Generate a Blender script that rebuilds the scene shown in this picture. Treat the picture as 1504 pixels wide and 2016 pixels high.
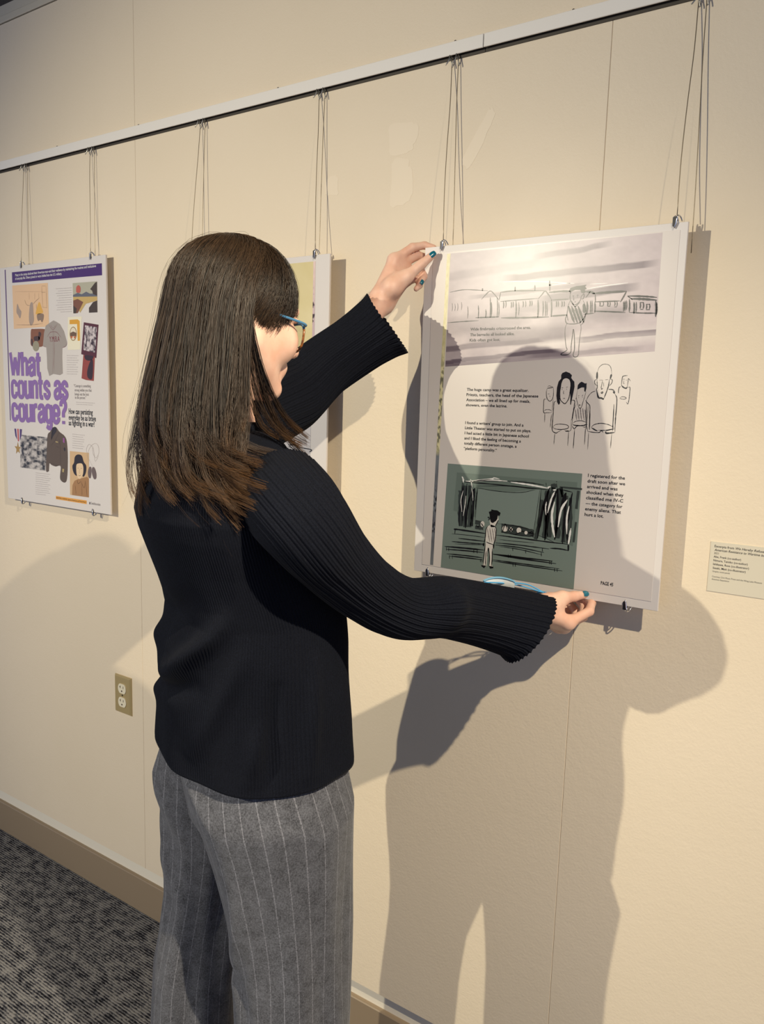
import bpy, math, random
import numpy as np
from mathutils import Matrix, Vector

# ------------------------------------------------------------------ camera, light, exposure
for o in list(bpy.data.objects):
    bpy.data.objects.remove(o, do_unlink=True)
scene = bpy.context.scene
COL = scene.collection

CAM_LOC = (0.0, -1.37, 1.5095)
CAM_YAW, CAM_PITCH, CAM_ROLL = -0.59519636, -0.13939669, 0.02895826
def camera_axes(yaw, pitch, roll):
    f = Vector((math.sin(yaw)*math.cos(pitch), math.cos(yaw)*math.cos(pitch), math.sin(pitch)))
    r = Vector((math.cos(yaw), -math.sin(yaw), 0.0))
    u = r.cross(f)
    return r*math.cos(roll)+u*math.sin(roll), -r*math.sin(roll)+u*math.cos(roll), f
_r, _u, _f = camera_axes(CAM_YAW, CAM_PITCH, CAM_ROLL)
cam_data = bpy.data.cameras.new('camera')
cam_data.sensor_fit = 'VERTICAL'; cam_data.sensor_height = 24.0
cam_data.lens = 1540.0/2016.0*24.0
cam_data.clip_start = 0.02
cam = bpy.data.objects.new('camera', cam_data); COL.objects.link(cam)
cam.matrix_world = Matrix(((_r.x, _u.x, -_f.x, CAM_LOC[0]), (_r.y, _u.y, -_f.y, CAM_LOC[1]),
                           (_r.z, _u.z, -_f.z, CAM_LOC[2]), (0, 0, 0, 1)))
scene.camera = cam

world = bpy.data.worlds.new('world'); scene.world = world
world.use_nodes = True
bg = world.node_tree.nodes['Background']
bg.inputs[0].default_value = (0.60, 0.70, 1.0, 1); bg.inputs[1].default_value = 0.62

def spot(name, loc, target, power, color, angle, blend, radius):
    L = bpy.data.lights.new(name, 'SPOT')
    L.energy = power; L.color = color; L.spot_size = math.radians(angle); L.spot_blend = blend
    L.shadow_soft_size = radius
    o = bpy.data.objects.new(name, L); COL.objects.link(o)
    o.location = loc
    d = Vector(target)-Vector(loc)
    o.rotation_euler = d.to_track_quat('-Z', 'Y').to_euler()
    return o
# track spots of the gallery: one behind on the left, one close to the wall on the right
spot('track_spot_far', (-1.93, -3.05, 2.30), (-1.089, 0.0, 0.90), 256, (1.0, 0.92, 0.71), 80, 0.85, 0.016)
spot('track_spot_near', (0.68, -1.19, 2.53), (-1.003, -1.20, 0.411), 286, (1.0, 0.88, 0.66), 104.6, 1.0, 0.014)

scene.view_settings.view_transform = 'Standard'
scene.view_settings.look = 'None'
scene.view_settings.exposure = 0.0
scene.view_settings.gamma = 1.0
scene.view_settings.use_curve_mapping = False

# ------------------------------------------------------------------ helpers
rng = np.random.default_rng(7)
random.seed(7)
MATS = {}
def material(name, color=(.8, .8, .8), rough=.6, metal=0.0, spec=.5, build=None, **kw):
    m = bpy.data.materials.new(name); m.use_nodes = True
    nt = m.node_tree; b = nt.nodes['Principled BSDF']
    b.inputs['Base Color'].default_value = (*color, 1)
    b.inputs['Roughness'].default_value = rough
    b.inputs['Metallic'].default_value = metal
    b.inputs['Specular IOR Level'].default_value = spec
    for k, v in kw.items():
        b.inputs[k.replace('_', ' ')].default_value = v
    if build: build(nt, b)
    MATS[name] = m
    return m
def node(nt, typ, **kw):
    n = nt.nodes.new(typ)
    for k, v in kw.items():
        if k.startswith('i_'):
            n.inputs[k[2:].replace('_', ' ')].default_value = v
        else: setattr(n, k, v)
    return n
def ramp(nt, fac, stops):
    n = nt.nodes.new('ShaderNodeValToRGB')
    e = n.color_ramp.elements
    e[0].position, e[0].color = stops[0][0], (*stops[0][1], 1)
    e[1].position, e[1].color = stops[1][0], (*stops[1][1], 1)
    for p, c in stops[2:]:
        x = e.new(p); x.color = (*c, 1)
    nt.links.new(fac, n.inputs[0])
    return n
def bump(nt, b, height, strength=.3, dist=.002):
    n = nt.nodes.new('ShaderNodeBump'); n.inputs['Strength'].default_value = strength
    n.inputs['Distance'].default_value = dist
    nt.links.new(height, n.inputs['Height']); nt.links.new(n.outputs[0], b.inputs['Normal'])
    return n
def srgb(r, g, b):
    f = lambda c: (c/255/12.92) if c/255 <= .04045 else ((c/255+.055)/1.055)**2.4
    return (f(r), f(g), f(b))

def mesh(name, verts, faces, mat=None, parent=None, smooth=False, uv=None, col=None, loc=None):
    me = bpy.data.meshes.new(name)
    V = np.asarray(verts, dtype=np.float32).reshape(-1, 3)
    if loc is not None: V = V-np.asarray(loc, dtype=np.float32)
    if isinstance(faces, np.ndarray):
        F = faces.astype(np.int32); n, k = F.shape
        me.vertices.add(len(V)); me.vertices.foreach_set('co', V.ravel())
        me.loops.add(n*k); me.loops.foreach_set('vertex_index', F.ravel())
        me.polygons.add(n); me.polygons.foreach_set('loop_start', np.arange(0, n*k, k, dtype=np.int32))
        me.update(calc_edges=True)
    else:
        me.from_pydata(V.tolist(), [], faces); me.update()
    if smooth:
        me.polygons.foreach_set('use_smooth', np.ones(len(me.polygons), dtype=bool))
    if uv is not None:
        l = me.uv_layers.new(name='UVMap')
        vi = np.empty(len(me.loops), dtype=np.int32); me.loops.foreach_get('vertex_index', vi)
        l.data.foreach_set('uv', np.asarray(uv, dtype=np.float32)[vi].ravel())
    if col is not None:
        a = me.color_attributes.new('Col', 'FLOAT_COLOR', 'POINT')
        c = np.ones((len(V), 4), dtype=np.float32); c[:, :3] = np.asarray(col)
        a.data.foreach_set('color', c.ravel())
    if mat is not None: me.materials.append(MATS[mat] if isinstance(mat, str) else mat)
    o = bpy.data.objects.new(name, me); COL.objects.link(o)
    if loc is not None: o.location = loc
    if parent is not None:
        o.parent = parent
        o.matrix_parent_inverse = parent_matrix(parent).inverted()
    return o
def parent_matrix(p):
    m = Matrix.LocRotScale(p.location, p.rotation_euler, p.scale)
    if p.parent is not None:
        m = parent_matrix(p.parent) @ p.matrix_parent_inverse @ m
    return m
def empty(name, loc):
    o = bpy.data.objects.new(name, None); COL.objects.link(o); o.location = loc
    o.empty_display_size = .05
    return o
def tag(o, label=None, category=None, group=None, kind=None):
    if label: o['label'] = label
    if category: o['category'] = category
    if group: o['group'] = group
    if kind: o['kind'] = kind
    return o

class MB:
    """collects simple shapes into one mesh"""
    def __init__(s): s.v = []; s.f = []
    def add(s, v, f):
        n = len(s.v); s.v += [tuple(map(float, p)) for p in v]; s.f += [tuple(int(i)+n for i in q) for q in f]; return s
    def box(s, x0, x1, y0, y1, z0, z1, bev=0.0):
        if bev <= 0:
            v = [(x, y, z) for x in (x0, x1) for y in (y0, y1) for z in (z0, z1)]
            return s.add(v, [(0, 1, 3, 2), (4, 6, 7, 5), (0, 4, 5, 1), (2, 3, 7, 6), (0, 2, 6, 4), (1, 5, 7, 3)])
        b = bev
        # chamfered on the side facing -y
        v = [(x0, y1, z0), (x1, y1, z0), (x1, y1, z1), (x0, y1, z1),
             (x0, y0+b, z0), (x1, y0+b, z0), (x1, y0+b, z1), (x0, y0+b, z1),
             (x0+b, y0, z0+b), (x1-b, y0, z0+b), (x1-b, y0, z1-b), (x0+b, y0, z1-b)]
        f = [(0, 3, 2, 1), (0, 1, 5, 4), (1, 2, 6, 5), (2, 3, 7, 6), (3, 0, 4, 7),
             (4, 5, 9, 8), (5, 6, 10, 9), (6, 7, 11, 10), (7, 4, 8, 11), (8, 9, 10, 11)]
        return s.add(v, f)
    def tube(s, pts, r, n=8, cap=True):
        P = np.asarray(pts, float); m = len(P); R = np.broadcast_to(np.asarray(r, float), (m,))
        T = np.gradient(P, axis=0); T /= np.linalg.norm(T, axis=1)[:, None]+1e-12
        up = np.array([0, 0, 1.]) if abs(T[0][2]) < .9 else np.array([1., 0, 0])
        a = np.cross(T[0], up); a /= np.linalg.norm(a)
        V = []
        for i in range(m):
            a = a-T[i]*(a@T[i]); a /= np.linalg.norm(a); b = np.cross(T[i], a)
            for k in range(n):
                t = 2*math.pi*k/n; V.append(P[i]+R[i]*(math.cos(t)*a+math.sin(t)*b))
        F = [(i*n+k, i*n+(k+1) % n, (i+1)*n+(k+1) % n, (i+1)*n+k) for i in range(m-1) for k in range(n)]
        if cap: F += [tuple(range(n-1, -1, -1)), tuple((m-1)*n+k for k in range(n))]
        return s.add(V, F)
    def disc(s, c, axis, r, h, n=16):
        c = np.asarray(c, float); ax = np.asarray(axis, float)
        return s.tube([c, c+ax*h], r, n)
    def prism(s, poly, y0, y1):
        """polygon in x,z extruded along y"""
        n = len(poly)
        v = [(p[0], y0, p[1]) for p in poly]+[(p[0], y1, p[1]) for p in poly]
        f = [tuple(range(n-1, -1, -1)), tuple(range(n, 2*n))]+[(i, (i+1) % n, n+(i+1) % n, n+i) for i in range(n)]
        return s.add(v, f)
    def build(s, name, mat, parent=None, smooth=False, loc=None):
        return mesh(name, s.v, s.f, mat, parent, smooth, loc=loc)

def smooth_path(pts, n):
    """Catmull-Rom resample of a list of points"""
    P = np.asarray(pts, float)
    P = np.vstack([2*P[0]-P[1], P, 2*P[-1]-P[-2]])
    m = len(P)-3; out = []
    for t in np.linspace(0, m-1e-9, n):
        i = int(t); u = t-i; a, b, c, d = P[i:i+4]
        out.append(.5*((2*b)+(-a+c)*u+(2*a-5*b+4*c-d)*u*u+(-a+3*b-3*c+d)*u**3))
    return np.array(out)

def value_noise(x, y, seed=0, octaves=4):
    """smooth 2-D noise in 0..1"""
    g = np.random.default_rng(seed).random((64, 64)); out = 0; amp = 1; tot = 0
    x = np.asarray(x, float); y = np.asarray(y, float)
    for _ in range(octaves):
        xi = np.floor(x).astype(int); yi = np.floor(y).astype(int); u = x-xi; v = y-yi
        u = u*u*(3-2*u); v = v*v*(3-2*v)
        a = g[xi % 64, yi % 64]; b = g[(xi+1) % 64, yi % 64]; c = g[xi % 64, (yi+1) % 64]; d = g[(xi+1) % 64, (yi+1) % 64]
        out = out+amp*((a*(1-u)+b*u)*(1-v)+(c*(1-u)+d*u)*v); tot += amp; amp *= .5; x = x*2+17.3; y = y*2+9.1
    return out/tot

# ------------------------------------------------------------------ materials of the room
def _wall(nt, b):
    tc = node(nt, 'ShaderNodeTexCoord'); L = nt.links.new
    n1 = node(nt, 'ShaderNodeTexNoise', i_Scale=190.0, i_Detail=3.0, i_Roughness=.6)
    n2 = node(nt, 'ShaderNodeTexNoise', i_Scale=2.3, i_Detail=4.0)
    n3 = node(nt, 'ShaderNodeTexNoise', i_Scale=55.0, i_Detail=2.0)
    for n in (n1, n2, n3): L(tc.outputs['Object'], n.inputs['Vector'])
    r = ramp(nt, n2.outputs[0], [(.3, srgb(229, 213, 188)), (.7, srgb(234, 218, 194))])
    L(r.outputs[0], b.inputs['Base Color'])
    m = node(nt, 'ShaderNodeMath', operation='ADD'); L(n1.outputs[0], m.inputs[0]); L(n3.outputs[0], m.inputs[1])
    bump(nt, b, m.outputs[0], .38, .0011)
    rr = node(nt, 'ShaderNodeMapRange'); L(n2.outputs[0], rr.inputs[0])
    rr.inputs[1].default_value = .35; rr.inputs[2].default_value = .7; rr.inputs[3].default_value = .62; rr.inputs[4].default_value = .5
    L(rr.outputs[0], b.inputs['Roughness'])
material('wall_paint', rough=.55, spec=.35, build=_wall)
material('wall_backing', srgb(232, 224, 208), .6)
material('touch_up_paint', srgb(234, 218, 194), .52, spec=.4)
material('baseboard_vinyl', srgb(148, 130, 108), .45)
material('crown_paint', srgb(205, 195, 175), .6)
material('ceiling_paint', srgb(70, 62, 55), .8)
material('rail_metal', srgb(236, 230, 222), .4, 0.0)
material('rail_dark', srgb(58, 50, 40), .6)
material('screw_dark', srgb(62, 52, 42), .5, .3)
material('steel_wire', srgb(150, 138, 118), .35, .8)
material('hook_steel', srgb(175, 172, 165), .3, .9)
material('clip_chrome', srgb(225, 226, 230), .12, 1.0)
material('clip_dark', srgb(35, 32, 34), .35, .4)

def _carpet(nt, b):
    L = nt.links.new
    tc = node(nt, 'ShaderNodeTexCoord')
    mp = node(nt, 'ShaderNodeMapping'); mp.inputs['Scale'].default_value = (1, 1, 1)
    mp.inputs['Rotation'].default_value = (0, 0, math.radians(0))
    L(tc.outputs['Object'], mp.inputs[0])
    # tufted rows: loops about 4 mm, rows run along the wall; heather of dark blue, black and grey
    mp2 = node(nt, 'ShaderNodeMapping'); mp2.inputs['Scale'].default_value = (95, 260, 1)
    L(mp.outputs[0], mp2.inputs[0])
    wn = node(nt, 'ShaderNodeTexNoise', i_Scale=1.0, i_Detail=2.0, i_Roughness=.7)
    L(mp2.outputs[0], wn.inputs['Vector'])
    mp3 = node(nt, 'ShaderNodeMapping'); mp3.inputs['Scale'].default_value = (26, 38, 1)
    L(mp.outputs[0], mp3.inputs[0])
    n2 = node(nt, 'ShaderNodeTexNoise', i_Scale=1.0, i_Detail=3.0, i_Roughness=.65)
    L(mp3.outputs[0], n2.inputs['Vector'])
    wv = node(nt, 'ShaderNodeTexWave', wave_type='BANDS', bands_direction='Y', i_Scale=44.0, i_Distortion=1.2, i_Detail=2.0)
    wv.inputs['Detail Scale'].default_value = 3.0
    L(mp.outputs[0], wv.inputs['Vector'])
    a = node(nt, 'ShaderNodeMath', operation='MULTIPLY_ADD'); L(wn.outputs[0], a.inputs[0]); a.inputs[1].default_value = .75
    L(n2.outputs[0], a.inputs[2])
    a2 = node(nt, 'ShaderNodeMath', operation='MULTIPLY_ADD'); L(wv.outputs['Fac'], a2.inputs[0]); a2.inputs[1].default_value = .30; L(a.outputs[0], a2.inputs[2])
    r = ramp(nt, a2.outputs[0], [(.78, srgb(30, 31, 40)), (1.16, srgb(160, 162, 168)), (.92, srgb(72, 75, 88)), (1.0, srgb(118, 121, 130))])
    r.color_ramp.elements[-1].position = 1.0
    mr = node(nt, 'ShaderNodeMapRange'); mr.inputs[1].default_value = .62; mr.inputs[2].default_value = 1.22
    L(a2.outputs[0], mr.inputs[0])
    r2 = ramp(nt, mr.outputs[0], [(.22, srgb(14, 14, 20)), (.92, srgb(136, 134, 134)), (.44, srgb(50, 51, 60)), (.64, srgb(94, 94, 98))])
    L(r2.outputs[0], b.inputs['Base Color'])
    bump(nt, b, a2.outputs[0], .7, .004)
material('carpet', rough=.95, spec=.1, build=_carpet)

# ------------------------------------------------------------------ the room
X0, X1 = -5.6, 3.6
fl = mesh('floor', [(X0-.6, -4.8, 0), (X1+.6, -4.8, 0), (X1+.6, .02, 0), (X0-.6, .02, 0)], [(0, 1, 2, 3)], 'carpet')
tag(fl, 'dark blue grey flecked loop carpet', kind='structure')
wl = MB().box(X0-.6, X1+.6, .016, .10, 0, 3.3).build('wall_back', 'wall_backing')
tag(wl, 'cream painted gallery wall of tall panels', kind='structure')
# tall wall panels, proud of the backing, 2 mm joints, stopping above the baseboard
SEAM = -1.7190; PW = 1.2285
xs = [SEAM+PW*k for k in range(-3, 5)]
for k in range(len(xs)-1):
    MB().box(xs[k]+.00028, xs[k+1]-.00028, 0.0, .016, .152, 2.556, .0007).build('wall_panel', 'wall_paint', wl)
bb = MB().box(X0-.6, X1+.6, .004, .016, 0, .106, .002).build('baseboard_back', 'baseboard_vinyl')
tag(bb, 'brown vinyl baseboard along the gallery wall', kind='structure')
tr = MB().box(X0-.6, X1+.6, -.004, .016, 2.558, 2.577, .002).box(X0-.6, X1+.6, .002, .016, 2.577, 2.607).build('trim_1', 'crown_paint')
tag(tr, 'painted trim strip at the top of the wall', kind='structure')
ce = MB().box(X0-.6, X1+.6, -4.8, .10, 3.3, 3.35).build('ceiling', 'ceiling_paint')
tag(ce, 'dark gallery ceiling', kind='structure')
up = MB().box(X0-.6, X1+.6, .006, .016, 2.607, 3.3).build('wall_upper', 'ceiling_paint')
tag(up, 'dark strip of wall above the trim', kind='structure')
# patches of glossier touch-up paint on the panels
def blob(cx, cz, w, h, seed, rot=0.0, n=26):
    r = np.random.default_rng(seed); out = []
    for k in range(n):
        t = 2*math.pi*k/n; q = 1+.10*math.sin(3*t+seed)+.05*r.standard_normal()
        u = math.copysign(abs(math.cos(t))**.55, math.cos(t))*w*q; v = math.copysign(abs(math.sin(t))**.55, math.sin(t))*h*q
        out.append((cx+u*math.cos(rot)-v*math.sin(rot), cz+u*math.sin(rot)+v*math.cos(rot)))
    return out
for c in [(-.905, 2.03, .034, .030, 1, 0), (-.905, 1.945, .026, .045, 2, 0), (-.735, 2.00, .012, .055, 3, -.55), (-1.08, 1.96, .018, .02, 4, 0)]:
    MB().prism(blob(*c), -.0003, .0002).build('paint_patch', 'touch_up_paint', wl)

# hanging rail in two lengths, butted at one joint
def rail(xa, xb, label):
    root = empty('hanging_rail', ((xa+xb)/2, 0, 2.156))
    tag(root, label, 'rail', 'hanging rails')
    # face plate with a small top lip; a dark slot below; back lip against the wall
    MB().box(xa, xb, -.012, -.0095, 2.1565, 2.1795, .0006).box(xa, xb, -.0095, 0, 2.1778, 2.1806).build('face', 'rail_metal', root)
    MB().box(xa, xb, -.0093, -.0012, 2.1615, 2.1640).build('slot', 'rail_dark', root)
    MB().box(xa, xb, -.0022, -.0001, 2.1515, 2.1775).build('back_lip', 'rail_dark', root)
    return root
ra = rail(-5.3, -.7272, 'white metal hanging rail running left from the joint above the comic page poster')
rb = rail(-.7258, 3.1, 'white metal hanging rail running right from the joint above the comic page poster')
for x in (-2.045, -1.700, -1.232, -.790):
    MB().disc((x, -.0002, 2.1825), (0, -1, 0), .0026, .004, 10).build('screw', 'screw_dark', ra)
for x in (-.560, .35):
    MB().disc((x, -.0002, 2.1825), (0, -1, 0), .0026, .004, 10).build('screw', 'screw_dark', rb)

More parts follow.
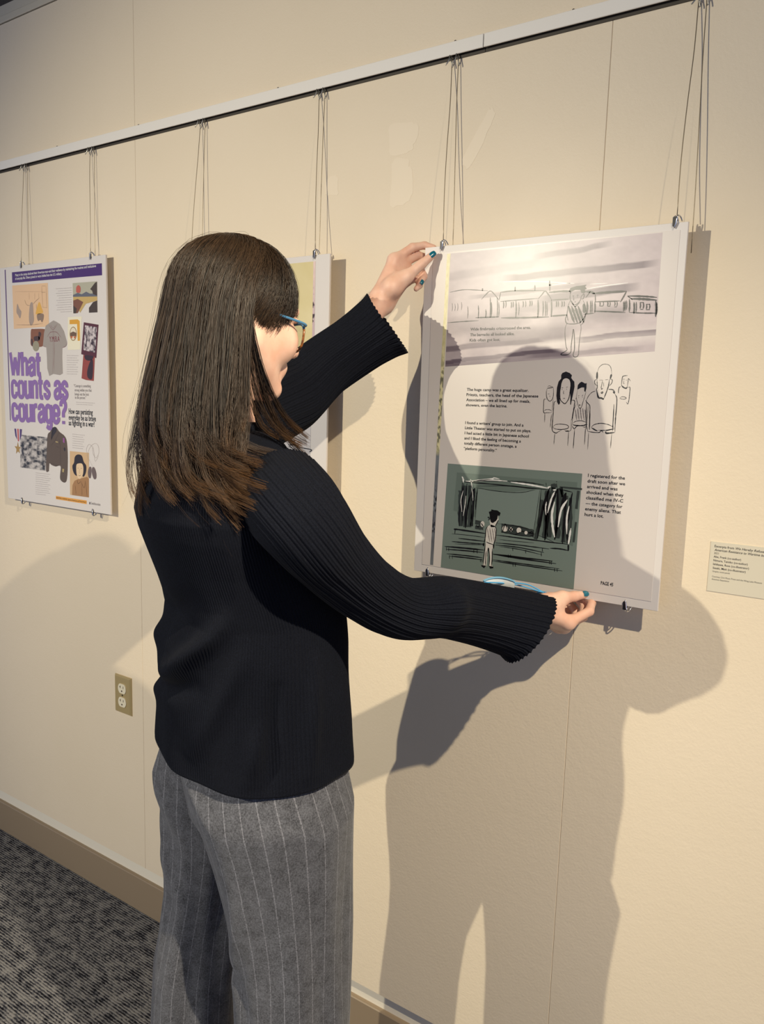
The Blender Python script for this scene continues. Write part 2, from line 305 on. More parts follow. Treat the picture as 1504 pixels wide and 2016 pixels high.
# ------------------------------------------------------------------ print artwork, millimetres from the lower left corner of each board
PAGE = {'panel_top': [56.5,614.6,444.4,616.4,446.0,429.7,54.8,405.7], 'green': [68.9,221.2,337.8,221.6,335.6,14.6,62.3,15.5], 'greenbox': [89.8,205.5,330.1,205.8,329.1,92.0,85.5,131.0], 'sheet': [26.3,616.7,472.6,619.2,470.4,13.4,11.0,16.5], 'strip': [49.1,614.5,56.5,614.6,44.8,17.1,37.7,17.1], 'screen3': [[136.9,177.8,197.9,176.8,249.7,185.1,262.3,187.5,260.1,142.5,253.1,110.9,188.8,116.9,134.7,116.7]], 'ink1': [[1.1,[55.9,487.9,86.0,488.9,121.8,489.7]],[1.5,[115.1,495.0,140.7,494.9,162.7,495.0]],[2.0,[167.4,492.9,211.7,491.6,259.4,491.3]],[1.6,[263.1,492.5,292.8,493.5]],[1.3,[322.0,493.4,340.1,494.6]],[1.1,[340.7,497.4,363.5,495.9,393.8,493.3]],[1.3,[400.2,493.5,423.2,491.6,443.7,490.8]],[0.9,[58.4,543.9,89.7,546.8,138.2,542.5]],[1.1,[125.6,527.6,133.8,535.5,142.9,541.7,151.7,535.2,161.7,524.2]],[1.0,[161.6,525.1,164.0,538.6]],[1.6,[164.0,538.4,190.9,539.4,247.3,536.9]],[1.2,[164.3,521.9,197.9,523.1,236.5,523.9]],[1.2,[237.1,522.8,244.3,530.4,249.7,536.0,255.9,529.8,262.2,521.1]],[2.2,[256.8,533.2,279.0,533.9,296.4,533.0]],[1.3,[261.4,520.1,293.9,520.1]],[2.4,[323.6,531.0,334.5,529.4,339.6,526.1]],[1.1,[323.7,520.7,331.7,531.1]],[2.6,[334.7,527.1,363.9,527.9,393.1,527.8]],[1.6,[393.1,527.8,388.8,519.3,384.0,510.8]],[1.4,[339.7,513.3,383.3,512.8]],[1.0,[340.2,525.5,341.6,512.7]],[1.8,[395.2,520.2,421.2,518.4,443.3,515.6]],[2.4,[401.1,515.4,421.5,514.0,443.6,511.2]],[1.2,[395.2,520.2,404.3,513.6]],[0.6,[64.3,524.0,65.4,516.1,64.7,508.2]],[0.6,[70.4,522.3,71.4,515.4,70.7,508.6]],[0.6,[76.0,523.4,77.0,516.1,76.4,508.9]],[0.6,[84.2,524.5,85.2,517.4,84.6,510.3]],[0.8,[97.7,516.8,99.0,505.5,98.5,494.2]],[1.2,[119.7,517.3,121.0,505.3,120.6,493.4]],[1.2,[135.5,509.6,136.5,501.9,135.9,494.3]],[1.4,[143.6,530.1,145.1,512.0,145.2,493.9]],[1.4,[146.2,521.6,147.5,508.4,147.3,495.3]],[1.2,[157.7,529.4,159.3,511.4,159.3,493.5]],[1.0,[161.2,521.0,162.6,507.4,162.4,493.9]],[1.6,[170.5,521.9,171.4,515.7,170.9,509.5]],[1.0,[175.1,522.5,176.0,516.4,175.4,510.4]],[1.4,[185.9,520.4,186.8,514.9,186.2,509.4]],[1.4,[189.5,521.0,190.4,515.5,189.8,510.1]],[1.6,[194.9,522.1,196.4,507.4,196.3,492.7]],[1.0,[200.5,519.2,201.8,507.6,201.6,496.0]],[1.4,[208.8,520.9,209.8,515.2,209.2,509.6]],[1.0,[213.6,521.2,214.5,515.5,214.0,509.9]],[1.4,[221.9,521.4,222.8,516.0,222.3,510.6]],[1.2,[225.5,521.2,226.4,516.1,225.8,511.0]],[1.8,[237.2,521.5,238.7,506.3,238.7,491.2]],[1.4,[246.7,519.2,248.1,506.1,248.0,493.0]],[1.4,[251.3,518.9,252.7,505.9,252.7,492.8]],[0.9,[254.4,516.7,255.7,504.7,255.6,492.7]],[1.6,[262.2,520.3,263.7,505.7,263.7,491.1]],[1.4,[271.5,518.0,272.4,512.7,271.9,507.5]],[1.0,[274.9,517.8,275.8,512.5,275.3,507.3]],[1.4,[281.7,517.5,282.6,512.2,282.1,507.0]],[1.2,[285.7,517.3,286.6,512.3,286.0,507.4]],[2.0,[326.8,514.7,328.1,504.3,327.9,494.0]],[1.6,[332.7,515.7,334.0,505.3,333.9,495.0]],[1.0,[335.4,516.1,336.7,505.5,336.6,494.9]],[1.6,[340.5,512.7,341.6,503.7,341.5,494.8]],[1.2,[349.1,512.3,349.9,509.3,349.3,506.2]],[1.0,[355.0,512.6,355.7,509.2,355.1,506.0]],[1.6,[362.4,512.2,363.2,508.9,362.6,505.6]],[1.0,[366.4,512.1,367.1,508.7,366.6,505.5]],[1.2,[374.5,512.2,375.3,508.5,374.7,504.9]],[1.0,[378.2,512.0,379.0,508.0,378.5,503.9]],[1.6,[389.3,511.8,390.4,503.6,390.3,495.4]],[1.6,[391.6,512.9,392.7,504.7,392.5,496.6]],[1.0,[394.1,513.3,395.2,505.5,395.0,497.7]],[1.6,[398.6,515.1,399.9,504.4,399.9,493.8]],[2.0,[406.7,509.7,407.9,500.3,407.8,491.0]],[1.2,[410.2,510.0,411.3,501.7,411.2,493.3]],[1.6,[416.9,508.7,417.7,503.8,417.4,498.8]],[1.6,[421.9,508.5,422.8,503.5,422.4,498.6]],[1.4,[427.2,505.1,428.0,501.3,427.5,497.6]],[1.4,[432.1,506.1,432.9,501.7,432.5,497.4]],[2.0,[441.7,510.6,443.2,497.6,443.4,484.7]],[1.4,[443.4,508.0,444.6,498.2,444.6,488.3]],[1.5,[257.0,553.5,258.4,535.0]],[1.5,[256.0,545.7,260.6,545.4]],[1.5,[229.8,547.2,230.4,537.8]],[1.5,[192.0,546.6,192.5,538.5]],[1.5,[126.8,547.5,127.1,542.5]],[0.9,[348.5,506.0,355.4,505.7]],[0.9,[362.4,505.1,367.7,504.9]],[0.9,[374.1,503.6,378.8,503.4]],[0.9,[417.2,497.8,423.2,497.6]],[0.9,[426.8,496.9,433.8,496.6]],[0.9,[415.9,508.8,422.9,508.5]],[0.9,[426.2,505.4,432.7,505.1]],[0.7,[340.6,498.6,393.7,494.8]],[0.9,[296.5,532.4,296.0,522.6,298.7,515.2,304.1,510.0,309.8,511.6,314.6,517.3,316.1,524.2]],[0.9,[316.1,524.2,320.6,527.1,320.2,520.1,316.2,519.0]],[0.9,[299.2,516.7,305.9,507.1,314.3,513.9]],[1.0,[296.4,516.8,293.6,508.4,292.2,494.0,290.2,486.7,293.2,479.3,305.0,477.9,316.0,479.6,322.2,485.9,326.0,493.8,324.3,507.0,319.6,516.8]],[0.8,[292.2,494.0,295.2,483.4]],[0.9,[318.5,474.9,323.5,482.5,325.5,494.1]],[0.9,[293.2,478.8,290.6,471.5,291.2,457.2,294.3,440.0,296.1,433.8,286.3,427.8,287.6,425.7,297.7,426.1,303.4,430.6,303.5,441.1,304.5,456.9,305.6,469.0,308.1,456.8,309.7,435.8,307.9,425.5,311.5,422.0,317.1,424.9,317.4,438.3,318.1,456.6,319.3,470.9,316.3,479.6]],[2.6,[294.1,508.3,300.4,493.7,306.6,479.9]],[2.6,[299.7,508.1,306.0,493.5,312.1,479.7]],[2.6,[305.6,507.8,311.8,493.3,317.9,479.6]],[2.6,[311.4,507.6,317.6,493.1,323.7,479.4]],[3.2,[321.1,511.1,323.2,495.5]],[0.9,[300.3,525.0,303.1,525.1]],[0.9,[308.0,525.6,310.7,526.0]],[1.2,[301.8,523.1,302.4,522.8]],[1.2,[309.0,523.2,309.6,523.0]],[0.6,[303.3,522.2,302.4,518.4,304.6,518.3]],[0.7,[304.3,514.9,307.1,515.1]]], 'hair1': [[0,[293.3,533.6,296.1,538.7,306.4,541.2,314.7,541.5,323.9,542.5,321.6,539.3,324.9,536.1,320.9,534.2,323.6,531.0,319.7,528.1,315.4,529.9,313.8,534.6,304.1,534.9,298.2,532.4,296.1,529.1]]], 'white1': [[1.2,[159.3,556.7,208.0,555.1,255.1,551.0,302.3,545.6]],[1.0,[261.3,544.8,278.2,546.5,295.0,546.5]],[1.2,[324.6,535.3,355.3,538.7,394.2,541.2]],[0.8,[329.5,543.0,360.3,542.7]]], 'ink2': [[0.5,[264.5,369.8,266.9,372.1,271.1,371.2,274.7,370.0]],[0.9,[264.1,367.9,269.9,368.6,275.1,369.6]],[0.8,[264.1,367.9,262.8,361.4,263.9,352.2,266.8,347.3,270.2,345.3,273.7,347.5,275.8,352.5,276.2,361.6,275.1,369.6]],[0.4,[265.3,358.1,269.2,358.2]],[0.4,[269.4,355.0,270.3,352.4]],[0.8,[263.5,348.3,259.3,348.0,259.0,336.4,260.0,325.3,265.6,324.8,275.4,325.4]],[0.5,[276.4,349.2,276.0,336.9,275.6,326.4]],[0.6,[260.1,327.9,264.6,330.3,270.9,330.2,274.9,328.0]],[0.7,[262.1,324.4,262.5,307.6]],[0.7,[274.8,322.5,273.9,298.9]],[1.0,[289.1,370.8,288.1,360.5,289.6,348.9,293.5,344.4,298.4,341.6,302.9,346.6,305.4,353.1,306.5,363.4,307.2,373.6,305.8,381.2,302.4,385.0,297.6,386.3,292.3,383.7,289.7,377.2,289.1,370.8]],[0.5,[289.9,368.9,293.9,369.3]],[0.5,[298.7,369.9,302.0,370.7]],[1.6,[291.4,366.2,292.1,366.2]],[1.6,[299.7,366.8,300.2,366.8]],[0.6,[294.9,364.5,294.5,360.6,295.6,358.0]],[0.6,[294.4,350.7,298.3,350.9]],[1.0,[282.4,345.9,278.4,343.2,278.0,331.7,277.7,314.7,277.9,295.1,284.5,289.9,288.6,291.6,296.5,296.9]],[1.0,[310.2,348.0,315.7,346.9,315.6,337.9,313.9,322.5,312.5,313.4]],[0.6,[311.7,314.6,312.2,296.6,304.9,293.7,300.0,296.0]],[1.3,[302.2,293.8,309.0,294.4]],[0.8,[278.6,300.4,283.6,304.5,293.2,305.9,304.2,304.7,307.8,301.6,304.6,298.2,292.4,296.4,282.7,297.3,278.6,300.4]],[0.7,[283.2,288.8,282.3,269.6]],[0.8,[308.3,294.5,308.3,268.4]],[0.6,[319.8,366.1,318.6,353.3,320.4,345.7,323.7,336.9,325.9,334.1,328.4,335.7,331.1,346.0,334.2,358.7,334.9,363.8]],[0.5,[321.2,355.3,323.7,356.6]],[0.5,[328.1,355.4,330.3,357.4]],[1.3,[322.4,352.8,322.9,352.8]],[1.3,[329.0,353.8,329.5,353.8]],[1.6,[324.2,339.7,326.4,340.0]],[0.5,[318.9,353.3,317.5,349.5]],[0.6,[319.4,341.9,315.9,332.8,314.2,318.6,313.7,304.4]],[0.9,[334.9,348.6,339.2,343.6,343.5,338.7,344.2,323.4,344.9,298.0]],[0.6,[340.7,341.1,340.5,323.3,340.2,308.0]],[0.7,[314.6,307.7,320.0,311.7,330.6,313.0,341.4,310.0]],[1.3,[314.7,305.7,320.5,304.7,332.5,304.9,341.6,307.4]],[1.0,[313.8,303.7,318.2,298.8,322.6,303.5,327.2,304.3]],[0.8,[333.3,302.6,338.0,302.5,340.4,305.5]],[0.9,[318.9,298.1,318.6,264.5]],[0.9,[338.3,301.5,338.4,272.0]],[0.6,[353.2,397.3,355.3,404.1,360.7,408.8,367.1,409.5,373.0,407.2,376.3,401.6,377.8,393.0]],[2.0,[352.5,396.9,352.8,384.1]],[2.2,[377.4,393.0,375.8,384.9]],[0.9,[352.8,384.1,354.3,371.6,353.1,366.6]],[2.0,[353.0,367.9,357.4,354.1,362.7,352.7,365.8,351.2,367.2,352.4]],[1.2,[367.2,352.4,370.4,361.9,373.5,373.1,374.6,384.3]],[0.8,[352.4,384.1,349.4,382.2,350.0,376.6,353.5,373.5]],[0.8,[374.6,384.3,379.1,383.7,378.8,378.1,374.8,372.9]],[0.4,[356.7,382.9,363.2,383.0]],[0.4,[367.0,383.3,372.4,384.0]],[0.7,[362.9,383.0,362.0,375.5,361.3,369.2,365.0,369.3]],[0.4,[364.7,379.3,365.6,371.8]],[1.0,[361.3,367.4,363.6,368.0]],[1.2,[361.4,362.7,364.3,363.0,363.8,360.8,362.1,361.1,361.4,362.7]],[0.7,[352.4,364.7,345.8,362.1,340.3,356.3,336.9,348.6]],[1.2,[373.9,367.5,380.2,367.3,384.2,365.2]],[2.2,[382.9,364.8,384.8,360.6]],[1.1,[385.2,360.3,389.1,353.5,389.8,339.9,389.4,318.7,390.1,296.2]],[1.1,[385.1,342.9,385.6,318.5,385.8,297.2]],[1.0,[336.9,348.6,338.8,310.5,342.4,295.3]],[1.0,[343.7,338.7,345.9,298.0]],[0.9,[348.3,302.6,353.5,307.3,365.0,310.0,378.0,308.2,388.5,303.6]],[1.4,[348.6,302.0,355.4,298.4,360.0,296.7]],[0.9,[360.6,298.0,373.5,298.6,388.0,301.7]],[1.0,[342.4,295.6,351.7,294.2,362.8,294.3,366.5,297.7,369.9,294.5]],[1.8,[374.3,296.7,375.8,293.6,389.7,295.5]],[0.8,[373.6,297.3,381.2,299.6,389.3,301.8]],[0.6,[344.5,294.1,344.5,264.0]],[0.7,[384.8,293.4,384.3,268.2]],[0.9,[404.9,390.9,398.7,390.0,396.2,387.5,395.5,374.6]],[1.6,[395.5,374.6,399.5,371.0,403.7,369.8,405.6,372.3]],[0.7,[405.6,372.3,406.2,380.9,406.5,385.8,410.3,381.5]],[0.4,[396.6,384.5,400.4,384.7]],[0.5,[399.0,383.3,399.0,377.7,400.5,377.1]],[0.4,[402.3,383.3,404.2,383.1]],[0.8,[395.0,372.4,392.0,370.9,391.2,364.7,391.8,361.0]],[0.8,[406.3,371.1,410.0,371.1,410.2,360.1,409.7,350.3,408.3,343.8,405.6,347.1]],[0.7,[394.1,353.4,398.1,355.6,403.1,355.0,405.1,353.2,401.5,351.6,395.8,352.2,394.1,353.4]]], 'hair2': [[0,[288.5,391.1,290.3,394.6,296.9,397.1,303.8,394.6,308.1,390.8,307.1,386.3,310.0,382.5,313.1,380.0,314.1,371.1,312.7,360.9,311.0,350.6,309.4,339.7,308.0,340.9,307.9,353.1,306.1,363.3,307.2,373.6,306.0,381.2,302.8,385.3,297.3,386.5,292.3,383.9,289.4,376.0,288.1,364.3,288.2,352.7,289.5,342.4,287.2,339.1,283.9,343.6,281.8,355.2,282.0,369.4,284.4,379.8,288.8,384.9]],[0,[319.4,366.1,319.7,373.7,322.4,377.6,326.2,379.9,332.3,377.0,335.3,377.5,335.5,368.9,334.0,362.5,331.9,363.8,331.5,370.1,326.8,370.0,323.0,368.1]]], 'stripe2': [[2.2,[317.8,332.5,319.4,325.2,321.8,313.5]],[2.2,[322.0,334.6,323.7,325.3,326.0,313.6]],[2.2,[326.4,336.9,328.2,325.5,330.6,313.8]],[2.2,[331.0,334.9,332.7,325.6,335.1,313.9]],[2.2,[335.1,333.1,336.7,325.7,339.0,314.1]]], 'ink3': [[2.6,[102.8,187.0,102.6,157.6,98.6,121.7,100.2,102.1]],[2.2,[105.7,185.3,104.7,148.0,106.9,102.8]],[2.4,[112.7,185.9,111.2,148.6,113.6,99.6]],[2.8,[113.6,99.6,116.9,145.2,123.4,167.3,129.4,178.5]],[2.8,[130.0,178.6,128.6,150.3,128.1,105.2]],[1.6,[135.8,178.1,133.7,156.6,133.6,137.1]],[1.0,[117.1,184.3,118.1,155.1,116.7,127.5]],[3.6,[280.3,193.2,272.2,167.8,266.4,135.7,261.8,97.9]],[3.0,[276.9,186.5,276.6,144.2,276.2,96.0]],[3.6,[276.2,96.0,279.5,144.5,287.4,171.0,294.7,191.7]],[3.4,[294.7,191.7,296.6,146.3,294.8,99.2]],[3.6,[294.8,99.2,300.9,139.4,306.3,172.8,310.2,185.8]],[3.2,[310.8,185.9,310.7,140.5,309.9,93.7]],[3.6,[322.3,186.9,318.5,159.5,317.1,123.0,318.5,95.7]],[2.2,[268.8,160.1,274.7,144.0,275.0,129.3]],[1.2,[293.8,191.6,322.2,187.8]],[1.0,[263.7,189.1,262.1,142.7,260.4,105.2]],[0.6,[261.3,187.9,257.2,142.2,253.3,108.1]],[1.5,[107.1,188.3,155.5,189.0,217.6,188.8,278.7,188.1]],[0.8,[99.4,188.7,167.9,195.1,235.0,200.0]],[1.2,[200.9,195.9,237.1,197.9,268.6,195.9]],[0.7,[272.1,200.8,272.9,194.4]],[1.0,[291.1,204.1,293.0,203.4]],[0.8,[131.5,179.7,168.8,177.1,206.1,177.0,230.2,179.7,251.6,185.8]],[0.6,[132.4,182.6,197.3,188.1,249.6,186.9]],[0.5,[135.7,180.0,133.5,117.6]],[0.6,[132.5,116.5,148.7,116.9]],[0.9,[187.8,116.8,217.7,115.4,248.1,112.2]],[0.9,[188.6,101.5,218.6,99.3,248.9,99.2]],[2.4,[88.3,94.3,97.2,95.1,156.3,94.4]],[1.2,[91.6,96.1,91.0,85.4]],[0.7,[84.2,85.2,117.6,86.6,156.7,86.6]],[1.6,[179.6,94.1,223.0,94.1,276.8,93.8,320.8,94.2]],[2.0,[320.8,94.2,321.6,82.3]],[1.6,[287.2,82.8,304.4,84.1,321.5,83.2]],[0.6,[262.5,103.6,282.3,98.6,296.1,93.8]],[1.4,[99.2,78.0,122.4,78.5,156.0,79.1]],[1.5,[84.9,69.9,118.3,71.5,155.2,73.6]],[0.7,[91.9,66.1,155.3,72.2]],[0.6,[186.3,86.4,215.2,86.9,255.4,88.7]],[1.3,[179.3,79.1,223.7,80.9,285.3,81.3]],[1.3,[178.5,75.1,224.0,76.5,276.1,73.5]],[0.9,[187.0,73.3,228.3,72.9,270.4,69.0]],[2.2,[69.6,58.3,114.5,60.6,154.7,62.1]],[1.7,[74.4,53.2,114.7,55.7,155.0,57.4]],[2.0,[174.2,57.1,225.1,58.1,293.4,60.0]],[1.6,[175.3,56.6,229.3,55.9,300.4,56.3]],[1.6,[74.8,44.4,115.2,46.2,153.4,47.0]],[1.7,[80.6,40.5,115.4,42.2,152.5,42.9]],[1.4,[172.7,46.1,225.7,46.7,306.7,47.9]],[1.4,[172.8,43.8,229.9,44.1,312.6,44.7]],[0.9,[73.7,57.8,73.7,53.7,74.3,50.4]],[0.9,[78.7,57.4,78.7,53.4,79.3,50.0]],[0.9,[81.2,42.6,81.2,38.5,81.8,35.2]],[0.9,[87.6,43.0,87.5,39.0,88.1,35.7]],[0.9,[133.8,60.6,133.8,56.6,134.4,53.3]],[0.9,[141.2,60.9,141.2,57.0,141.8,53.7]],[0.9,[206.0,60.9,206.0,57.1,206.6,53.9]],[0.9,[210.5,61.6,210.5,57.7,211.1,54.5]],[0.9,[149.2,44.9,149.1,40.9,149.7,37.6]],[0.9,[152.4,45.3,152.4,41.3,153.0,38.1]],[0.9,[216.5,45.8,216.6,42.0,217.1,38.8]],[0.9,[221.2,46.1,221.3,42.3,221.8,39.1]],[0.9,[287.6,60.1,287.6,56.4,288.2,53.3]],[0.9,[290.9,60.0,290.9,56.3,291.5,53.2]],[0.9,[298.0,48.0,298.1,44.2,298.6,41.2]],[0.9,[302.8,48.3,302.9,44.6,303.4,41.5]],[0.9,[271.2,72.9,271.2,69.1,271.8,66.0]],[0.9,[240.3,73.9,240.4,70.1,240.9,67.0]],[0.9,[214.3,74.9,214.3,71.1,214.9,67.9]],[0.9,[272.6,81.5,272.7,77.8,273.2,74.6]],[1.4,[191.8,100.9,194.3,110.8,196.7,116.8,201.8,105.9]],[1.4,[206.1,103.5,211.7,112.8]],[1.4,[205.7,110.2,212.6,104.3]],[1.4,[216.6,99.1,228.4,105.2]],[1.4,[243.6,103.2,250.3,108.7,253.6,102.6,246.8,100.8]],[1.4,[244.4,107.1,252.5,104.3]],[1.4,[146.7,113.2,152.4,106.0]],[1.4,[136.2,108.1,140.7,104.7,143.6,109.9]],[1.3,[160.8,108.9,157.6,101.7,156.7,85.1,154.2,73.0]],[1.3,[175.5,110.6,179.0,104.2,177.8,87.7,174.9,71.8]],[1.3,[157.8,73.5,156.2,53.7,155.2,31.9]],[1.3,[162.8,50.7,164.5,67.5,167.5,51.3,167.7,31.7]],[1.3,[172.6,67.6,173.2,48.2,172.3,33.3]],[1.3,[159.2,78.6,165.7,76.4,174.3,75.2]],[1.3,[160.0,124.3,161.4,126.4,163.3,122.7,160.9,120.2]],[1.3,[182.6,122.9,180.3,118.8,175.7,108.7]],[1.3,[160.1,62.0,159.5,32.5]]], 'wht3': [[2.6,[101.1,198.6,104.0,193.9,104.9,187.2]],[2.2,[109.2,190.4,121.2,190.8,138.2,194.1,163.5,198.6,169.6,201.0,180.1,199.9]],[1.8,[121.2,190.4,159.4,196.4,196.8,197.1]],[2.4,[203.0,195.9,227.3,194.9,249.2,193.4,278.5,190.7]],[1.4,[119.9,194.6,122.4,186.7,124.3,179.1]],[1.2,[105.1,171.5,101.2,151.6,104.4,130.2]],[1.2,[111.7,162.3,110.4,142.6,107.4,122.6]],[1.0,[122.8,178.9,125.6,167.5,127.3,154.0]],[2.6,[289.4,185.8,283.6,170.7,278.4,146.3]],[3.4,[290.5,167.7,286.8,145.3,289.6,121.7,294.5,103.8]],[3.0,[313.8,173.5,303.7,154.4,299.7,122.8]],[2.6,[317.9,163.0,315.0,141.0,316.8,112.0]],[2.8,[323.6,123.7,322.0,105.3,320.8,94.2]],[1.8,[275.2,166.2,274.0,155.0,275.7,142.3]],[2,[286.4,188.3,292.0,189.3]],[2.2,[275.6,191.9,281.2,194.2]]], 'wash3': [[8,[99.1,171.0,99.6,137.6,102.4,102.3]],[9,[109.6,181.7,109.3,142.5,113.5,101.6]],[8,[119.4,182.5,121.3,143.7,122.3,102.6]],[6,[127.3,175.4,126.9,140.4,126.5,105.0]],[7,[266.3,169.0,263.1,126.1,258.0,95.6]],[10,[275.9,186.4,276.6,144.2,275.4,99.6]],[9,[286.1,192.8,283.3,144.9,284.0,102.5]],[10,[299.4,192.1,300.4,146.7,299.4,102.5]],[8,[311.5,180.5,310.3,140.5,311.2,96.6]],[5,[319.2,177.6,322.4,141.8,322.4,98.0]],[5,[333.1,191.4,331.2,158.9]],[4,[332.1,135.6,329.9,99.0]],[8,[282.2,194.3,293.4,197.1]],[3,[298.3,194.7,339.3,194.6]],[6,[300.3,194.0,306.0,178.2]],[7,[133.7,113.7,151.1,111.7]],[7,[134.2,103.9,151.5,104.0]],[9,[189.1,112.1,222.0,112.0,254.3,108.3]],[9,[189.5,104.5,222.4,103.6,254.6,102.7]]], 'pale3': [[0,[153.8,112.0,153.4,109.1,152.0,106.8,149.9,105.7,147.7,106.3,146.0,108.2,145.3,111.1,145.7,114.0,147.2,116.3,149.3,117.3,151.5,116.8,153.1,114.9]],[0,[202.3,108.8,201.7,105.9,199.7,103.6,196.9,102.5,193.9,102.9,191.7,104.7,190.8,107.5,191.4,110.5,193.4,112.8,196.2,113.9,199.2,113.4,201.4,111.6]],[0,[212.2,108.6,211.8,106.7,210.7,105.2,209.1,104.5,207.5,104.8,206.2,106.0,205.6,107.9,206.0,109.8,207.1,111.4,208.7,112.1,210.4,111.7,211.6,110.5]],[0,[229.4,108.7,228.9,106.0,227.3,103.9,224.9,102.9,222.5,103.3,220.6,105.1,219.8,107.6,220.3,110.3,221.9,112.5,224.3,113.5,226.8,113.0,228.6,111.3]],[0,[242.1,105.9,241.7,104.1,240.7,102.8,239.1,102.1,237.5,102.4,236.2,103.5,235.7,105.1,236.0,106.9,237.1,108.2,238.7,108.9,240.3,108.6,241.5,107.5]],[0,[160.8,108.9,168.1,112.6,175.5,110.6,179.0,105.2,178.8,89.7,174.2,77.5,172.8,55.9,173.3,34.5,176.6,32.0,168.2,30.8,166.6,51.2,164.6,66.5,162.8,50.7,161.7,31.8,154.2,31.7,156.1,55.6,158.4,73.6,156.3,92.8,157.5,102.7]],[0,[164.9,132.6,180.7,132.3,182.6,122.9,178.4,116.7,176.7,108.8,167.3,107.7,164.6,117.1]]], 'hair3': [[0,[161.5,136.1,166.7,138.5,166.5,141.4,172.9,140.7,179.2,140.8,186.1,136.7,184.3,130.8,180.7,131.4,180.0,124.6,177.1,120.4,171.1,115.9,166.7,117.3,164.2,124.8,163.9,130.5]],[0,[150.9,32.3,161.2,32.7,158.6,28.8,157.6,27.3,152.1,29.9]],[0,[167.0,33.2,176.5,33.0,176.7,30.1,170.4,28.2]],[0,[151.9,74.7,156.2,75.2,155.4,69.3,152.8,69.9]],[0,[173.2,75.4,176.4,75.5,176.0,67.0,173.8,68.7]]], 'stripe3': [[1.9,[160.0,104.9,162.7,93.6,166.7,78.9]],[1.9,[165.0,105.5,167.8,94.2,171.0,79.4]],[1.9,[170.3,106.1,173.0,94.8,175.5,80.0]],[1.9,[175.1,106.7,177.8,95.4,179.5,80.5]]], 'text': [["Wide firebreaks crisscrossed the area.",105.7,471.9,120.6,5.2],["The barracks all looked alike.",105.6,461.7,89.7,5.2],["Kids often got lost.",105.1,451.9,62.6,5.2],["The huge camp was a great equalizer.",103.7,361.0,125.3,5.2],["Priests, teachers, the head of the Japanese",103.5,351.4,144.6,5.2],["Association – we all lined up for meals,",103.3,341.8,129.7,5.2],["showers, even the latrine.",103.1,332.2,85.5,5.2],["I found a writers' group to join. And a",103.5,298.8,119.2,5.2],["Little Theater was started to put on plays.",103.3,289.1,134.8,5.2],["I had acted a little bit in Japanese school",103.1,279.4,131.1,5.2],["and I liked the feeling of becoming a",102.9,269.7,116.4,5.2],["totally different person onstage, a",102.8,259.9,108.6,5.2],["“platform personality.”",102.6,250.1,69.3,5.2],["I registered for the",348.6,217.1,64.1,5.6],["draft soon after we",348.3,207.3,65.4,5.6],["arrived and was",348.1,197.6,53.3,5.6],["shocked when they",347.9,187.8,64.4,5.6],["classified me IV-C",347.7,178.0,64.8,5.6],["— the category for",347.5,168.2,64.4,5.6],["enemy aliens. That",347.3,158.3,62.7,5.6],["hurt a lot.",347.1,148.5,33.6,5.6],["PAGE 45",383.9,31.0,21.9,6.2]]}
